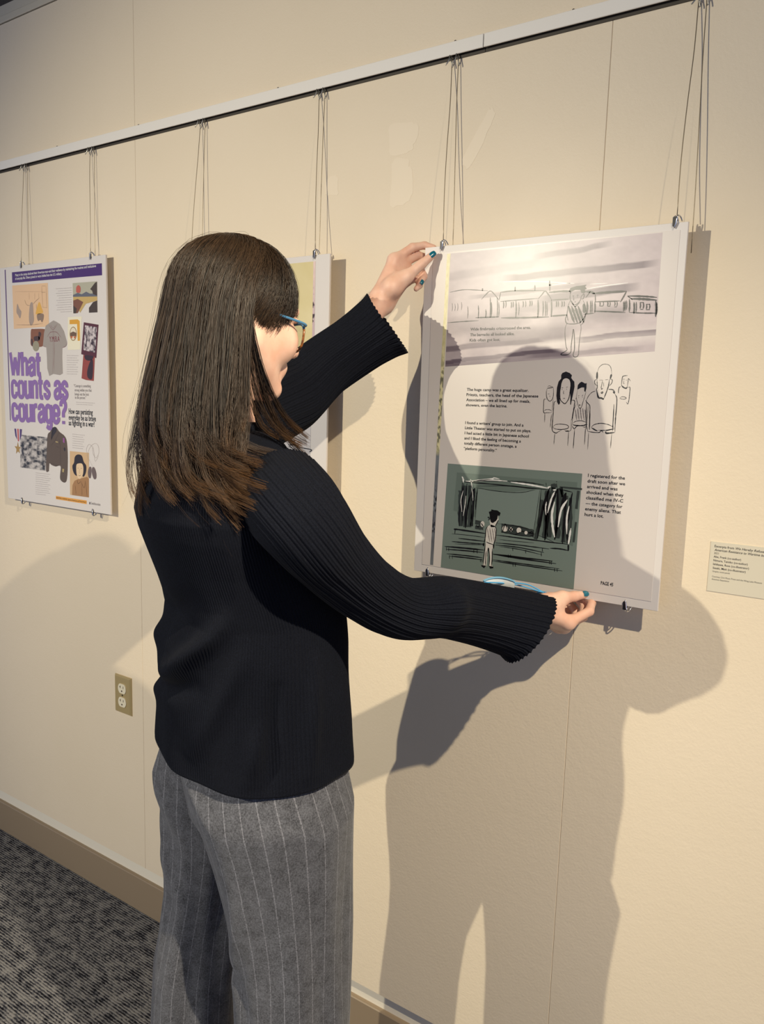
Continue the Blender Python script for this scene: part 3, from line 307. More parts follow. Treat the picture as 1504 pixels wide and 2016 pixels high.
TITLE = {'header': [64.8,676.5,487.5,671.8,487.5,641.1,64.6,646.4], 'vline': [26.9,686.0,32.1,686.1,30.5,241.4,26.1,241.2], 'painting': [64.1,638.8,242.2,635.9,242.2,515.3,64.4,513.4], 'photo': [358.1,628.4,465.6,626.9,464.5,546.1,358.6,547.4], 'mag': [332.2,537.8,395.5,537.5,384.6,448.8,327.4,448.5], 'magY': [340.1,530.5,377.0,530.6,385.9,525.3,384.9,472.9,374.6,472.5,373.5,518.0,339.5,518.6], 'magC': [[371.3,491.8,370.2,485.6,367.4,480.1,363.3,475.8,358.3,473.4,352.9,473.0,347.8,474.6,343.4,478.2,340.3,483.3,338.8,489.4,339.1,495.8,341.1,501.8,344.7,506.8,349.3,510.1,354.6,511.5,359.9,510.9,364.7,508.2,368.4,503.8,370.7,498.1],[368.8,491.9,367.8,486.4,365.5,481.5,362.0,477.7,357.8,475.5,353.2,475.1,348.9,476.6,345.3,479.8,342.7,484.3,341.4,489.7,341.7,495.4,343.4,500.7,346.4,505.1,350.3,508.1,354.7,509.3,359.2,508.7,363.2,506.4,366.3,502.5,368.3,497.5],[341.5,494.8,355.4,498.4,370.0,494.1,367.8,485.4,341.8,485.9],[342.6,485.9,353.0,485.7,349.0,479.2,345.3,480.3],[355.9,484.5,367.8,485.4,361.9,477.8]], 'frame': [403.9,521.9,468.2,513.4,455.6,425.2,388.9,436.2], 'frameIn': [409.0,513.7,461.3,506.8,451.9,439.3,399.2,447.5], 'book': [398.6,434.4,449.4,429.1,442.1,363.8,407.6,366.2,388.0,370.5], 'bookblk': [[405.8,433.2,443.4,429.6,430.5,418.8,409.0,421.2],[430.5,418.8,441.1,416.6,435.9,370.8,416.2,372.9,415.1,392.6]], 'jersey': [252.2,527.4,264.1,531.5,276.3,527.8,294.3,520.5,312.4,499.9,325.3,469.6,320.0,459.7,302.6,454.4,300.7,428.6,301.2,383.5,287.5,378.9,256.6,382.2,236.6,376.3,227.8,397.0,227.5,429.2,225.8,457.8,209.3,461.4,217.2,497.8,226.2,518.1], 'jerseyL': [[1.0,[242.0,519.8,260.8,505.8,282.8,520.8]],[0.8,[260.8,505.8,259.6,442.5,252.7,383.3]],[0.9,[302.6,454.4,320.0,459.3,325.3,469.0]],[0.7,[249.9,519.6,261.1,510.3,275.0,518.8]],[0.7,[266.5,503.4,265.5,442.5,258.6,383.3]],[0.9,[210.1,461.0,225.8,457.3]],[1.3,[232.4,486.1,246.8,498.2,264.4,500.1,279.8,497.4,298.3,483.6]]], 'glove': [[153.3,508.7,167.7,510.6,223.7,507.9,222.9,493.2,213.6,468.2,201.2,459.3,152.6,462.3,150.0,487.9]], 'gloveD': [[166.3,487.6,190.7,489.3,194.1,477.8,169.8,475.9],[190.6,500.8,203.2,495.9,190.1,477.9],[151.6,480.9,158.6,480.8,160.9,464.5,153.6,464.6]], 'ball': [191.2,461.3,189.8,455.9,186.4,451.2,181.5,448.0,175.7,446.5,169.8,447.1,164.5,449.7,160.7,453.8,158.8,459.0,159.2,464.5,161.6,469.7,165.9,473.7,171.4,476.0,177.4,476.4,183.0,474.8,187.6,471.4,190.4,466.7], 'paintfig': [[153.5,582.3,165.8,584.0,168.3,556.5,169.0,533.5,153.9,520.2,145.2,532.0,145.7,555.0],[87.3,585.2,96.9,570.9,106.7,561.2,99.3,542.8,89.4,552.5,81.6,562.2]], 'paintY': [[191.7,579.4,200.0,584.7,209.1,568.5,214.3,554.7,182.1,551.4,180.5,558.3]], 'paintG': [[186.1,551.2,216.1,551.2,217.4,538.7,208.9,527.7,201.3,534.7,189.1,532.9]], 'paintL': [[1.0,[125.5,595.0,134.9,580.8,153.1,576.6]],[1.0,[167.6,580.5,180.2,587.9,200.7,597.1]],[0.9,[183.7,579.8,184.9,564.9]],[0.7,[212.4,629.1,215.2,570.5]],[0.7,[234.0,627.9,234.7,567.4]],[0.7,[211.4,611.2,231.1,610.2]],[0.7,[211.2,570.7,236.7,567.3]],[0.7,[212.4,629.1,234.0,627.9]],[1.0,[79.2,524.8,152.0,522.6,212.7,524.1]],[0.4,[79.0,620.5,229.2,612.5]],[1.0,[148.5,531.9,153.9,520.2]],[0.4,[149.2,614.5,150.1,593.9]],[0.4,[177.6,613.0,176.4,592.6]],[0.4,[197.5,612.0,196.7,596.2]]], 'phSky': [358.1,628.4,465.6,626.9,465.2,595.8,358.4,594.8], 'phMtn': [358.1,596.6,379.9,601.3,397.9,596.7,417.8,602.5,433.6,596.4,464.8,595.8,464.8,586.3,358.6,590.5], 'phYel': [358.7,591.6,464.9,587.4,464.8,576.8,414.8,570.6,388.7,548.0,359.3,581.8], 'phBrn': [359.0,581.8,379.3,585.2,404.2,575.4,389.1,558.8,377.7,547.3,358.6,547.4], 'phTree': [[435.8,608.0,457.4,623.6,465.5,625.3,464.9,589.5,447.6,594.6,444.4,603.2],[428.6,559.3,446.9,573.4,464.8,576.8,464.5,546.1,428.2,546.4],[358.8,568.7,374.5,559.4,370.4,547.1,358.6,547.4]], 'phRed': [[373.6,607.0,375.1,616.7,384.4,621.5,393.2,614.6,390.9,601.8,376.3,602.1]], 'title': [["What",36.3,375.8,162.3,68],["counts as",39.4,309.6,285.1,68],["courage?",37.0,240.9,278.7,68]], 'black': [["How can persisting",324.8,271.3,109.3,15],["everyday be as brave",324.0,254.4,123.8,15],["as fighting in a war?",323.3,238.8,117.8,15]], 'white': [["Many in the camps declared their American-ness–and their resilience–by maintaining the routines and institutions",81.8,663.9,381.1,7],["of everyday life. Others joined or were drafted into the U.S. military.",81.1,653.7,228.8,7]], 'serif': [["“Courage is something",351.4,346.2,77.0,8],["strong within you that",354.7,334.5,77.0,8],["brings out the best",355.3,323.3,63.7,8],["in the person.”",355.7,313.9,50.9,8],["Smithsonian",417.5,21.0,41.9,7.5]], 'ymba': [["Y.M.B.A",242.4,472.7,48.8,15]], 'banner': [251.0,29.9,397.5,29.9,397.1,19.7,250.5,20.3], 'logo': [409.3,27.1,414.4,27.1,414.2,20.7,409.0,20.6], 'banntext': [["RIGHTING A WRONG: Japanese Americans and World War II",253.8,22.6,140.4,4.5]], 'greek': [[1.6,[279.9,617.6,353.1,616.1]],[1.6,[290.0,611.0,352.8,609.8]],[1.6,[279.3,604.8,352.5,603.5]],[1.6,[284.2,598.3,352.3,597.3]],[1.6,[292.1,591.8,352.0,591.0]],[1.6,[280.6,585.5,351.7,584.7]],[1.6,[287.0,579.1,351.5,578.4]],[1.6,[277.7,572.7,351.2,572.1]],[1.6,[284.9,566.2,350.9,565.7]],[1.6,[280.8,559.8,350.6,559.4]],[1.6,[299.1,553.3,350.3,553.1]],[1.6,[322.6,433.3,376.6,432.2]],[1.6,[322.3,427.0,368.9,426.1]],[1.6,[322.0,420.6,376.1,419.7]],[1.6,[321.7,414.3,372.1,413.5]],[1.6,[321.4,407.9,365.9,407.3]],[1.6,[321.1,401.5,373.7,400.9]],[1.6,[320.8,395.2,368.6,394.6]],[1.6,[320.5,388.8,374.8,388.3]],[1.6,[320.2,382.4,369.2,382.0]],[1.6,[152.0,90.5,227.9,90.8]],[1.6,[151.6,84.2,217.1,84.5]],[1.6,[151.3,77.8,227.3,78.4]],[1.6,[150.9,71.4,221.7,72.1]],[1.6,[150.5,65.1,213.2,65.7]],[1.6,[150.2,58.7,224.1,59.6]],[1.6,[149.8,52.3,217.0,53.2]],[1.6,[149.5,45.9,225.7,47.1]],[1.6,[149.1,39.5,217.9,40.7]],[1.6,[148.7,33.1,221.3,34.5]],[1.6,[148.4,26.7,202.1,27.8]],[1.6,[339.3,214.3,395.4,213.6]],[1.6,[339.1,208.0,387.4,207.4]],[1.6,[338.8,201.6,394.9,201.0]],[1.6,[338.5,195.2,390.8,194.7]],[1.6,[338.2,188.8,384.4,188.4]],[1.6,[338.0,182.3,392.5,182.0]],[1.6,[337.7,175.9,387.3,175.7]],[1.6,[360.1,304.3,446.0,303.7]],[1.6,[359.9,298.6,434.0,298.3]]], 'bw': [77.9,200.5,223.5,199.5,220.3,99.6,72.6,101.2], 'ribbon': [[47.8,217.5,58.2,217.5,61.7,183.8,51.6,195.6],[58.2,217.5,63.4,217.7,64.5,180.3,61.7,183.8],[63.4,217.7,71.2,217.5,70.6,179.8,64.5,180.3],[71.2,217.5,76.4,217.5,74.2,182.0,70.6,179.8],[76.4,217.5,88.4,217.3,84.1,195.9,74.2,182.0]], 'star': [64.4,178.5,67.8,163.3,79.0,162.7,70.8,156.1,72.2,143.8,62.6,149.4,52.5,141.4,55.5,155.2,46.1,164.5,59.1,163.5], 'jacket': [244.9,228.2,260.9,230.8,277.9,218.0,302.6,206.4,312.5,187.2,314.1,136.3,304.5,77.2,275.3,80.8,279.0,118.8,255.2,116.4,235.4,119.3,224.4,123.3,219.2,101.5,206.3,102.9,213.6,165.4,219.8,206.0,232.3,216.0], 'jackL': [[1.0,[248.8,226.0,239.7,204.6,237.0,190.3]],[0.8,[277.9,218.0,255.0,191.2,234.3,176.0]],[0.8,[258.1,175.0,275.7,172.5]],[0.8,[229.7,124.8,277.1,119.3]],[0.9,[280.6,192.5,279.0,118.8]],[0.7,[276.9,197.0,278.1,180.8]]], 'jackD': [[244.9,227.0,260.8,230.3,264.3,219.7,247.7,204.9,237.1,192.7,240.2,214.0],[296.3,170.1,301.2,175.0,305.5,168.3,300.6,163.4]], 'patch': [[294.6,201.4,301.6,201.0,301.7,187.1,294.1,188.6]], 'patchY': [[287.4,112.3,296.3,112.2,293.9,102.2,286.1,102.8],[258.1,190.2,270.6,189.2,270.5,186.2,258.7,186.7]], 'portrait': [324.6,165.5,413.0,165.5,408.3,39.7,320.2,39.1], 'pHair': [348.0,150.1,361.5,157.8,380.1,155.5,388.8,138.9,399.5,128.3,397.6,109.9,387.1,96.5,379.7,98.2,351.4,97.2,338.5,107.8,335.4,123.8,343.5,133.6], 'pFace': [354.6,127.5,366.1,132.9,381.1,132.7,386.3,122.8,384.9,106.6,377.7,94.6,368.1,88.8,358.8,93.1,353.7,106.6], 'pShirt': [358.6,87.3,381.3,92.6,402.0,97.6,410.3,92.6,408.3,39.7,329.8,39.5,333.0,67.8,343.1,81.5], 'pL': [[0.8,[356.6,86.0,359.9,74.7,373.4,82.7]],[0.8,[373.4,82.7,387.7,65.5,394.1,86.7]],[0.9,[359.1,118.6,364.4,119.4]],[0.9,[374.2,119.6,380.2,119.6]],[1.0,[362.8,99.2,368.4,98.0,374.2,100.8]],[0.6,[369.2,117.0,366.9,106.4,370.6,106.0]],[0.7,[346.4,68.9,349.1,43.6]],[0.7,[395.9,84.5,399.8,41.2]],[0.6,[376.9,76.1,377.4,41.5]]], 'tags': [[412.2,124.6,421.4,126.4,422.8,114.0,418.5,95.9,409.3,97.0,406.5,110.5],[426.1,124.4,436.0,126.3,444.5,111.1,443.3,96.3,433.0,94.3,424.5,109.6]], 'chain': [[0.8,[414.1,125.9,409.2,142.6,406.1,158.3,402.4,176.2,414.7,189.3,429.0,182.2,431.9,164.3,444.2,153.9,457.3,168.1,456.1,185.9,443.8,193.7,425.5,186.5,412.2,172.2,407.8,153.8,418.3,140.9,430.5,125.9]],[0.7,[431.0,186.8,435.7,169.1,440.3,144.6,449.6,152.0,456.4,161.4]]]}
def _print(nt, b):
    a = node(nt, 'ShaderNodeVertexColor', layer_name='Col')
    nt.links.new(a.outputs[0], b.inputs['Base Color'])
GL = dict(rough=.31, spec=.5)
material('print_colour', build=_print, **GL)
material('board_white', srgb(217, 210, 206), .38, spec=.45)
material('board_edge', srgb(244, 244, 248), .35)
material('sheet_white', srgb(214, 205, 199), **GL)
material('ink_black', srgb(22, 20, 22), **GL)
material('chalk_white', srgb(236, 234, 230), **GL)
material('pencil_grey', srgb(120, 118, 116), **GL)
material('print_purple', srgb(138, 104, 166), **GL)
material('print_dark_purple', srgb(66, 34, 98), **GL)
material('text_grey', srgb(150, 142, 140), **GL)

def flat(o_xy, y, poly):
    """mm list -> (x,y,z) points on a board plane"""
    ox, oz = o_xy
    return [(ox+poly[i]/1000, y, oz+poly[i+1]/1000) for i in range(0, len(poly), 2)]
def fill(mb, o, y, poly):
    p = flat(o, y, poly)
    n = len(p)
    ar = sum(p[i][0]*p[(i+1) % n][2]-p[(i+1) % n][0]*p[i][2] for i in range(n))
    idx = list(range(n)) if ar > 0 else list(range(n-1, -1, -1))
    mb.add(p, [tuple(idx)])
def ribbon(mb, o, y, strokes, taper=True, wiggle=.12, seed=3, thick=1.0, rise=0.0):
    r = np.random.default_rng(seed)
    for w, pts in strokes:
        if w == 0: fill(mb, o, y, pts); continue
        P = np.array(pts).reshape(-1, 2)
        n = 2 if len(P) == 2 else max(6, 5*len(P))
        if len(P) == 2: P = np.vstack([P[0], (P[0]+P[1])/2, P[1]]); n = 6
        C = smooth_path(P, n)
        T = np.gradient(C, axis=0); T /= np.linalg.norm(T, axis=1)[:, None]+1e-9
        N = np.stack([-T[:, 1], T[:, 0]], 1)
        t = np.linspace(0, 1, n)
        ww = w*thick/2*(1+wiggle*r.standard_normal(n))
        if taper: ww = ww*np.clip(.35+1.5*np.minimum(t, 1-t)*2, .35, 1)
        a = C+N*ww[:, None]; b = C-N*ww[:, None]
        v = [(o[0]+p[0]/1000, y-k*rise, o[1]+p[1]/1000) for k in range(n) for p in (b[k], a[k])]
        mb.add(v, [(2*k, 2*k+2, 2*k+3, 2*k+1) for k in range(n-1)])
def text_mesh(mb, o, y, s, x, z, width, cap, offset=0.0, shear=0.0, slope=0.0, font_cache={}):
    cu = bpy.data.curves.new('t', 'FONT'); cu.body = s; cu.size = 1.0; cu.shear = shear; cu.offset = offset
    cu.resolution_u = 2
    ob = bpy.data.objects.new('t', cu)
    me = ob.to_mesh()
    V = np.array([v.co[:] for v in me.vertices]).reshape(-1, 3); F = [tuple(p.vertices) for p in me.polygons]
    ob.to_mesh_clear(); bpy.data.objects.remove(ob); bpy.data.curves.remove(cu)
    if not len(V): return
    x0, x1 = V[:, 0].min(), V[:, 0].max()
    sx = width/1000/(x1-x0); sz = cap/1000/.70
    v = [(o[0]+x/1000+(p[0]-x0)*sx, y, o[1]+z/1000+p[1]*sz+(p[0]-x0)*sx*slope) for p in V]
    mb.add(v, F)
GLYPH = {
 'c': (1.0, [[.82,.64,.82,.80,.5,.93,.18,.80,.18,.2,.5,.07,.82,.2,.82,.36]]), 'o': (1.0, [[.5,.93,.18,.80,.18,.2,.5,.07,.82,.2,.82,.8,.5,.93]]),
 'u': (1.0, [[.18,1,.18,.2,.42,.08,.82,.22], [.82,1,.82,0]]), 'n': (1.0, [[.18,0,.18,1], [.18,.76,.52,.92,.82,.78,.82,0]]), 'h': (1.0, [[.18,0,.18,1.32], [.18,.76,.52,.92,.82,.78,.82,0]]),
 't': (.78, [[.42,1.26,.42,.22,.58,.08,.9,.09], [.02,.91,.9,.91]]), 's': (.96, [[.82,.66,.8,.82,.5,.93,.2,.8,.2,.64,.5,.5,.8,.36,.8,.2,.5,.07,.2,.2,.18,.34]]),
 'a': (1.0, [[.2,.68,.22,.84,.5,.93,.82,.8,.82,0], [.82,.54,.5,.54,.18,.40,.18,.18,.42,.07,.82,.24]]), 'r': (.74, [[.24,0,.24,1], [.24,.74,.55,.91,.95,.91]]),
 'g': (1.0, [[.82,.22,.5,.07,.18,.2,.18,.8,.5,.93,.82,.78], [.82,1,.82,-.12,.5,-.26,.18,-.16]]), 'e': (1.0, [[.18,.50,.82,.50,.82,.8,.5,.93,.18,.8,.18,.2,.5,.07,.82,.2,.82,.34]]),
 'W': (1.62, [[.08,1.30,.28,.03], [.28,.03,.5,1.02], [.5,1.02,.72,.03], [.72,.03,.92,1.30]]), '?': (.92, [[.16,.94,.18,1.12,.5,1.24,.82,1.10,.82,.86,.52,.62,.5,.36], [.5,.0,.5,.17]]), ' ': (.45, [])}
def block_text(mb, o, y, s, x, z, width, xh, sw=.40):
    tot = sum(GLYPH[c][0] for c in s)+.05*(len(s)-1); u = width/tot; px_ = x
    for c in s:
        w_, st_ = GLYPH[c]
        for q in st_:
            P = [v for k in range(0, len(q), 2) for v in (px_+q[k]*w_*u, z+q[k+1]*xh)]
            ribbon(mb, o, y, [[sw*u, P]], taper=False, wiggle=0, rise=4e-6); y -= 4e-5
        px_ += (w_+.05)*u
def smooth_poly(p, m=5):
    P = np.array(p).reshape(-1, 2); P = np.vstack([P[-1], P, P[0], P[1]]); out = []
    for i in range(1, len(P)-2):
        for t in np.arange(m)/m:
            a_, b_, c_, d_ = P[i-1], P[i], P[i+1], P[i+2]
            out += list(.5*((2*b_)+(-a_+c_)*t+(2*a_-5*b_+4*c_-d_)*t*t+(-a_+3*b_-3*c_+d_)*t**3))
    return out
def colour_grid(name, o, y, quad, nx, nz, fn, parent, mat='print_colour'):
    """quad TL,TR,BR,BL in mm; fn(u,v)->rgb (linear), v down"""
    q = np.array(quad).reshape(4, 2)
    u, v = np.meshgrid(np.linspace(0, 1, nx), np.linspace(0, 1, nz))
    p = ((1-u)*(1-v))[..., None]*q[0]+(u*(1-v))[..., None]*q[1]+(u*v)[..., None]*q[2]+((1-u)*v)[..., None]*q[3]
    V = np.stack([o[0]+p[..., 0]/1000, np.full_like(u, y), o[1]+p[..., 1]/1000], -1).reshape(-1, 3)
    i = np.arange(nz-1)[:, None]*nx+np.arange(nx-1)[None]
    F = np.stack([i, i+nx, i+nx+1, i+1], -1).reshape(-1, 4)
    return mesh(name, V, F, mat, parent, col=fn(u, v).reshape(-1, 3))
def mixc(a, b, t): return np.asarray(a)*(1-t[..., None])+np.asarray(b)*t[..., None]
LIN = lambda *c: np.array(srgb(*c))

def board(name, x0, x1, z0, z1, y, th, label, group):
    root = empty(name, ((x0+x1)/2, y+th, z0))
    tag(root, label, 'poster', group)
    MB().box(x0, x1, y, y+th, z0, z1, .0005).build('board', 'board_white', root)
    return root

# ------------------------------------------------------------------ comic page poster held by the visitor
MX0, MX1, MZ0, MZ1 = -.8140, -.3310, 1.1745, 1.8043
MO = (MX0, MZ0); MY = -.0465
main = board('poster', MX0, MX1, MZ0, MZ1, MY, .005, 'white mounted comic page poster marked page 45, held by the visitor', 'hanging posters')
s = PAGE['sheet']
sq = [(s[0]+s[6])/2, (s[1]+s[3])/2, (s[2]+s[4])/2, (s[5]+s[7])/2]
MB().box(MX0+sq[0]/1000, MX0+sq[2]/1000, MY-.0007, MY, MZ0+sq[3]/1000, MZ0+sq[1]/1000, .0002).build('print_sheet', 'sheet_white', main)
y1 = MY-.0008
def wash_top(u, v):
    n = value_noise(u*5, v*4, 11, 5); n2 = value_noise(u*2.2+3, v*9, 5, 4); fine = value_noise(u*40, v*30, 8, 3)
    base = mixc(LIN(192, 178, 180), LIN(160, 145, 151), np.clip((n-.35)*2.0, 0, 1))
    d = np.zeros_like(u)
    def band(v0, v1, th, ua, ub, s, sharp=8.0, wob=.03):
        c = v0+(v1-v0)*u+wob*(value_noise(u*6, u*0+v0*9, 21, 3)-.5)
        e = np.clip((th-np.abs(v-c))/th*sharp, 0, 1)*np.clip((u-ua)*14, 0, 1)*np.clip((ub-u)*14, 0, 1)
        return s*e*(.65+.7*(n2-.2))
    for a in [(.16, .02, .030, .42, .80, .55, 3), (.27, .25, .032, .28, 1.0, .75, 5), (.40, .37, .022, .10, .72, .45, 4), (.52, .42, .040, .45, .93, .70, 4),
              (.20, .10, .05, -.1, .5, .25, 2), (.84, .81, .030, -.1, .55, .70, 3), (.74, .80, .10, .18, .66, .60, 1.6), (.96, .91, .020, -.1, .62, .75, 7),
              (.985, .955, .024, .4, .96, .42, 3), (.90, .83, .028, .62, 1.1, .55, 6), (.66, .60, .11, -.1, .45, .42, 1.5), (.55, .66, .10, .62, .92, .45, 1.4),
              (.60, .47, .05, .30, .74, .30, 1.5), (.985, 1.0, .03, -.1, .35, .55, 4)]:
        d = np.maximum(d, band(*a))
    lightp = np.clip((.10-np.abs(v-(.88-.03*u)))/.10, 0, 1)*np.clip((u-.35)*5, 0, 1)*.8
    c = mixc(base, LIN(92, 76, 90), np.clip(d*1.25, 0, 1))
    c = mixc(c, LIN(218, 208, 204), np.clip(lightp-d, 0, 1))
    return c*(.93+.14*fine)[..., None]
pt = PAGE['panel_top']
ill = colour_grid('illustration', MO, y1, pt, 200, 120, wash_top, main)
ill['label'] = 'purple grey wash drawing of barracks and a boy in stripes'
def strip_col(u, v):
    n = value_noise(u*2, v*90, 31, 3); k = value_noise(u*1.0, v*26, 33, 3)
    c = mixc(LIN(226, 216, 172), LIN(200, 192, 140), np.clip((n-.3)*1.6, 0, 1))
    mid = np.clip((v-.30)*12, 0, 1)*np.clip((.66-v)*12, 0, 1)
    c = mixc(c, LIN(70, 72, 66), mid*np.clip((n-.46)*9, 0, 1)*.8)
    low = np.clip((v-.62)*60, 0, 1)
    g = mixc(LIN(120, 124, 128), LIN(84, 82, 88), np.clip((k-.3)*1.6, 0, 1))
    g = mixc(g, LIN(26, 22, 24), np.clip((value_noise(u*3, v*140, 41, 2)-.55)*9, 0, 1)*np.clip((v-.72)*20, 0, 1)*np.clip((.93-v)*30, 0, 1))
    return mixc(c, g, low)
colour_grid('facing_page_strip', MO, y1, PAGE['strip'], 6, 260, strip_col, main)
gr = MB(); fill(gr, MO, y1, PAGE['green'])
material('print_green', srgb(118, 131, 124), **GL)
material('print_green_dark', srgb(104, 117, 110), **GL)
material('print_green_light', srgb(122, 135, 129), **GL)
material('print_wash', srgb(58, 64, 62), **GL)
material('print_stripe', srgb(140, 132, 130), **GL)
material('print_pale', srgb(214, 208, 200), **GL)
stage = gr.build('illustration', 'print_green', main)
stage['label'] = 'grey green ink drawing of a boy before a stage'
yy = y1-.0001
def art(name, strokes, mat, parent, y, **kw):
    mb = MB(); ribbon(mb, MO, y, strokes, **kw); return tag(mb.build(name, mat, parent), kind='stuff')
m = MB(); fill(m, MO, yy, PAGE['greenbox']); m.build('backdrop', 'print_green_dark', stage)
m = MB(); fill(m, MO, yy-.00005, PAGE['screen3'][0]); m.build('screen', 'print_green_light', stage)
art('wash_strokes', PAGE['wash3'], 'print_wash', stage, yy-.0001, taper=False)
art('pale_shapes', PAGE['pale3'], 'print_pale', stage, yy-.00015)
art('shirt_stripes', PAGE['stripe3'], 'print_stripe', stage, yy-.0002)
art('ink_lines', PAGE['ink3']+PAGE['hair3'], 'ink_black', stage, yy-.00025, thick=1.3)
art('chalk_lines', PAGE['wht3'], 'chalk_white', stage, yy-.0003, thick=1.2)
art('chalk_lines', PAGE['white1'], 'chalk_white', ill, yy)
art('ink_lines', PAGE['ink1']+PAGE['hair1'], 'ink_black', ill, yy-.0001, thick=1.5)
people = art('illustration', PAGE['ink2']+PAGE['hair2'], 'ink_black', main, y1, thick=1.45)
people['label'] = 'ink sketch of five people holding plates'
art('shirt_stripes', PAGE['stripe2'], 'print_stripe', people, y1+.00004)
T = PAGE['text']
for a, b in ((0, 3), (3, 7), (7, 13), (13, 21), (21, 22)):
    mb = MB()
    for st_, x, z, w, h in T[a:b]:
        slope = 0
        text_mesh(mb, MO, yy-.0003, st_, x, z, w, h, offset=.012 if b < 22 else .012)
    tag(mb.build('printed_text', 'ink_black', main), kind='stuff')

# ------------------------------------------------------------------ poster with the purple title
PX0, PX1, PZ0, PZ1 = -2.3169, -1.8135, 1.1806, 1.8734
PO = (PX0, PZ0); PY = -.0245
tp = board('poster', PX0, PX1, PZ0, PZ1, PY, .005, 'white exhibition poster with large purple title, left of the visitor', 'hanging posters')
ya = PY-.0003
SOFT = ('figures', 'baseball_glove', 'glove_shadow', 'uniform_jacket', 'dark_hair', 'face', 'identity_tags', 'collar', 'tower')
def solid(name, polys, col, y=ya, parent=tp, mat=None):
    mb = MB()
    for p in polys: fill(mb, PO, y, smooth_poly(p) if name in SOFT else p)
    if mat is None:
        mat = 'p_%d_%d_%d' % col
        if mat not in MATS: material(mat, srgb(*col), **GL)
    o_ = mb.build(name, mat, parent)
    if len(polys) > 1: o_['kind'] = 'stuff'
    return o_
def lines_(name, st_, col, y, parent=tp, **kw):
    mat = 'p_%d_%d_%d' % col
    if mat not in MATS: material(mat, srgb(*col), **GL)
    mb = MB(); ribbon(mb, PO, y, st_, **kw); return tag(mb.build(name, mat, parent), kind='stuff')
hd = solid('header_band', [TITLE['header']], (70, 36, 104)); solid('margin_rule', [TITLE['vline']], (90, 60, 112))
def txt(name, key, mat, y=ya-.0002, parent=tp, off=.0, capk=1.0, sl=None, **kw):
    mb = MB()
    for st_, x, z, w, h in TITLE[key]:
        text_mesh(mb, PO, y, st_, x, z, w, h*capk, offset=off, **kw)
    return tag(mb.build(name, mat, parent), kind='stuff')
material('p_red', srgb(128, 54, 58), **GL)
txt('printed_text', 'white', 'chalk_white', parent=hd, off=.008)
mb = MB()
for st_, x, z, w, h in TITLE['title']: block_text(mb, PO, ya-.0002, st_, x, z, w, 53)
tag(mb.build('title', 'print_purple', tp), kind='stuff')
txt('printed_text', 'black', 'ink_black', off=.016)
txt('printed_text', 'ymba', 'p_red', y=ya-.0004, off=.0)
txt('printed_text', 'serif', 'text_grey', off=.006)
rw = np.random.default_rng(17); words = []
for w_, p_ in TITLE['greek']:
    p_ = np.array(p_).reshape(-1, 2); L_ = np.linalg.norm(p_[1]-p_[0]); q = 0.0
    while q < L_-1.5:
        e_ = min(L_, q+2+5*rw.random()); words.append([1.5, list(p_[0]+(p_[1]-p_[0])*q/L_)+list(p_[0]+(p_[1]-p_[0])*e_/L_)]); q = e_+1.1
lines_('body_text', words, (186, 178, 176), ya, taper=False, wiggle=.25)
pa = solid('painting', [TITLE['painting']], (226, 188, 148))
solid('figures', TITLE['paintfig'], (166, 146, 132), ya-.0002, pa); solid('figures', TITLE['paintY'], (222, 170, 70), ya-.0002, pa)
solid('figures', TITLE['paintG'], (140, 116, 96), ya-.0002, pa); lines_('sketch_lines', TITLE['paintL'], (130, 106, 86), ya-.0003, pa)
ph = solid('landscape_picture', [TITLE['phSky']], (176, 172, 152))
solid('mountains', [TITLE['phMtn']], (98, 100, 110), ya-.0001, ph); solid('field', [TITLE['phYel']], (196, 166, 100), ya-.0002, ph)
solid('earth', [TITLE['phBrn']], (122, 78, 54), ya-.0003, ph); solid('foliage', TITLE['phTree'], (70, 56, 40), ya-.0004, ph); solid('tower', TITLE['phRed'], (186, 92, 74), ya-.0004, ph)
gl = solid('baseball_glove', TITLE['glove'], (134, 84, 52)); solid('glove_shadow', TITLE['gloveD'], (74, 50, 38), ya-.0001, gl); solid('baseball', [TITLE['ball']], (152, 144, 120), ya-.0002, gl)
je = solid('jersey', [TITLE['jersey']], (160, 150, 142), ya-.0001); lines_('jersey_trim', TITLE['jerseyL'], (120, 60, 62), ya-.0002, je)
mg = solid('magazine', [TITLE['mag']], (232, 224, 200)); solid('magazine_band', [TITLE['magY']], (216, 158, 40), ya-.0001, mg)
solid('emblem_ring', [TITLE['magC'][0]], (150, 120, 70), ya-.0001, mg); solid('emblem', [TITLE['magC'][1]], (226, 214, 190), ya-.0002, mg)
solid('emblem_hills', [TITLE['magC'][2]], (110, 84, 60), ya-.0003, mg); solid('emblem_fields', TITLE['magC'][3:], (190, 96, 44), ya-.0003, mg)
fr = solid('framed_picture', [TITLE['frame']], (84, 36, 40), ya-.0001); 
def bwn(u, v):
    n = value_noise(u*9, v*9, 51, 4); k = np.clip((n-.36)*3.6, 0, 1)
    return mixc(LIN(60, 44, 48), LIN(206, 194, 196), k)
colour_grid('picture', PO, ya-.0002, TITLE['frameIn'], 40, 60, bwn, fr)
bk = solid('red_book', [TITLE['book']], (146, 66, 52), ya-.0002); solid('figures', TITLE['bookblk'], (54, 34, 36), ya-.0003, bk)
def bw(u, v):
    n = value_noise(u*11, v*12, 61, 5); k = np.clip((n-.30)*2.6, 0, 1)
    return mixc(LIN(30, 28, 28), LIN(196, 188, 184), k)
colour_grid('war_photograph', PO, ya, TITLE['bw'], 70, 80, bw, tp)
me_ = None
rb = solid('medal_ribbon', [TITLE['ribbon'][0], TITLE['ribbon'][4]], (80, 58, 110), ya-.0001)
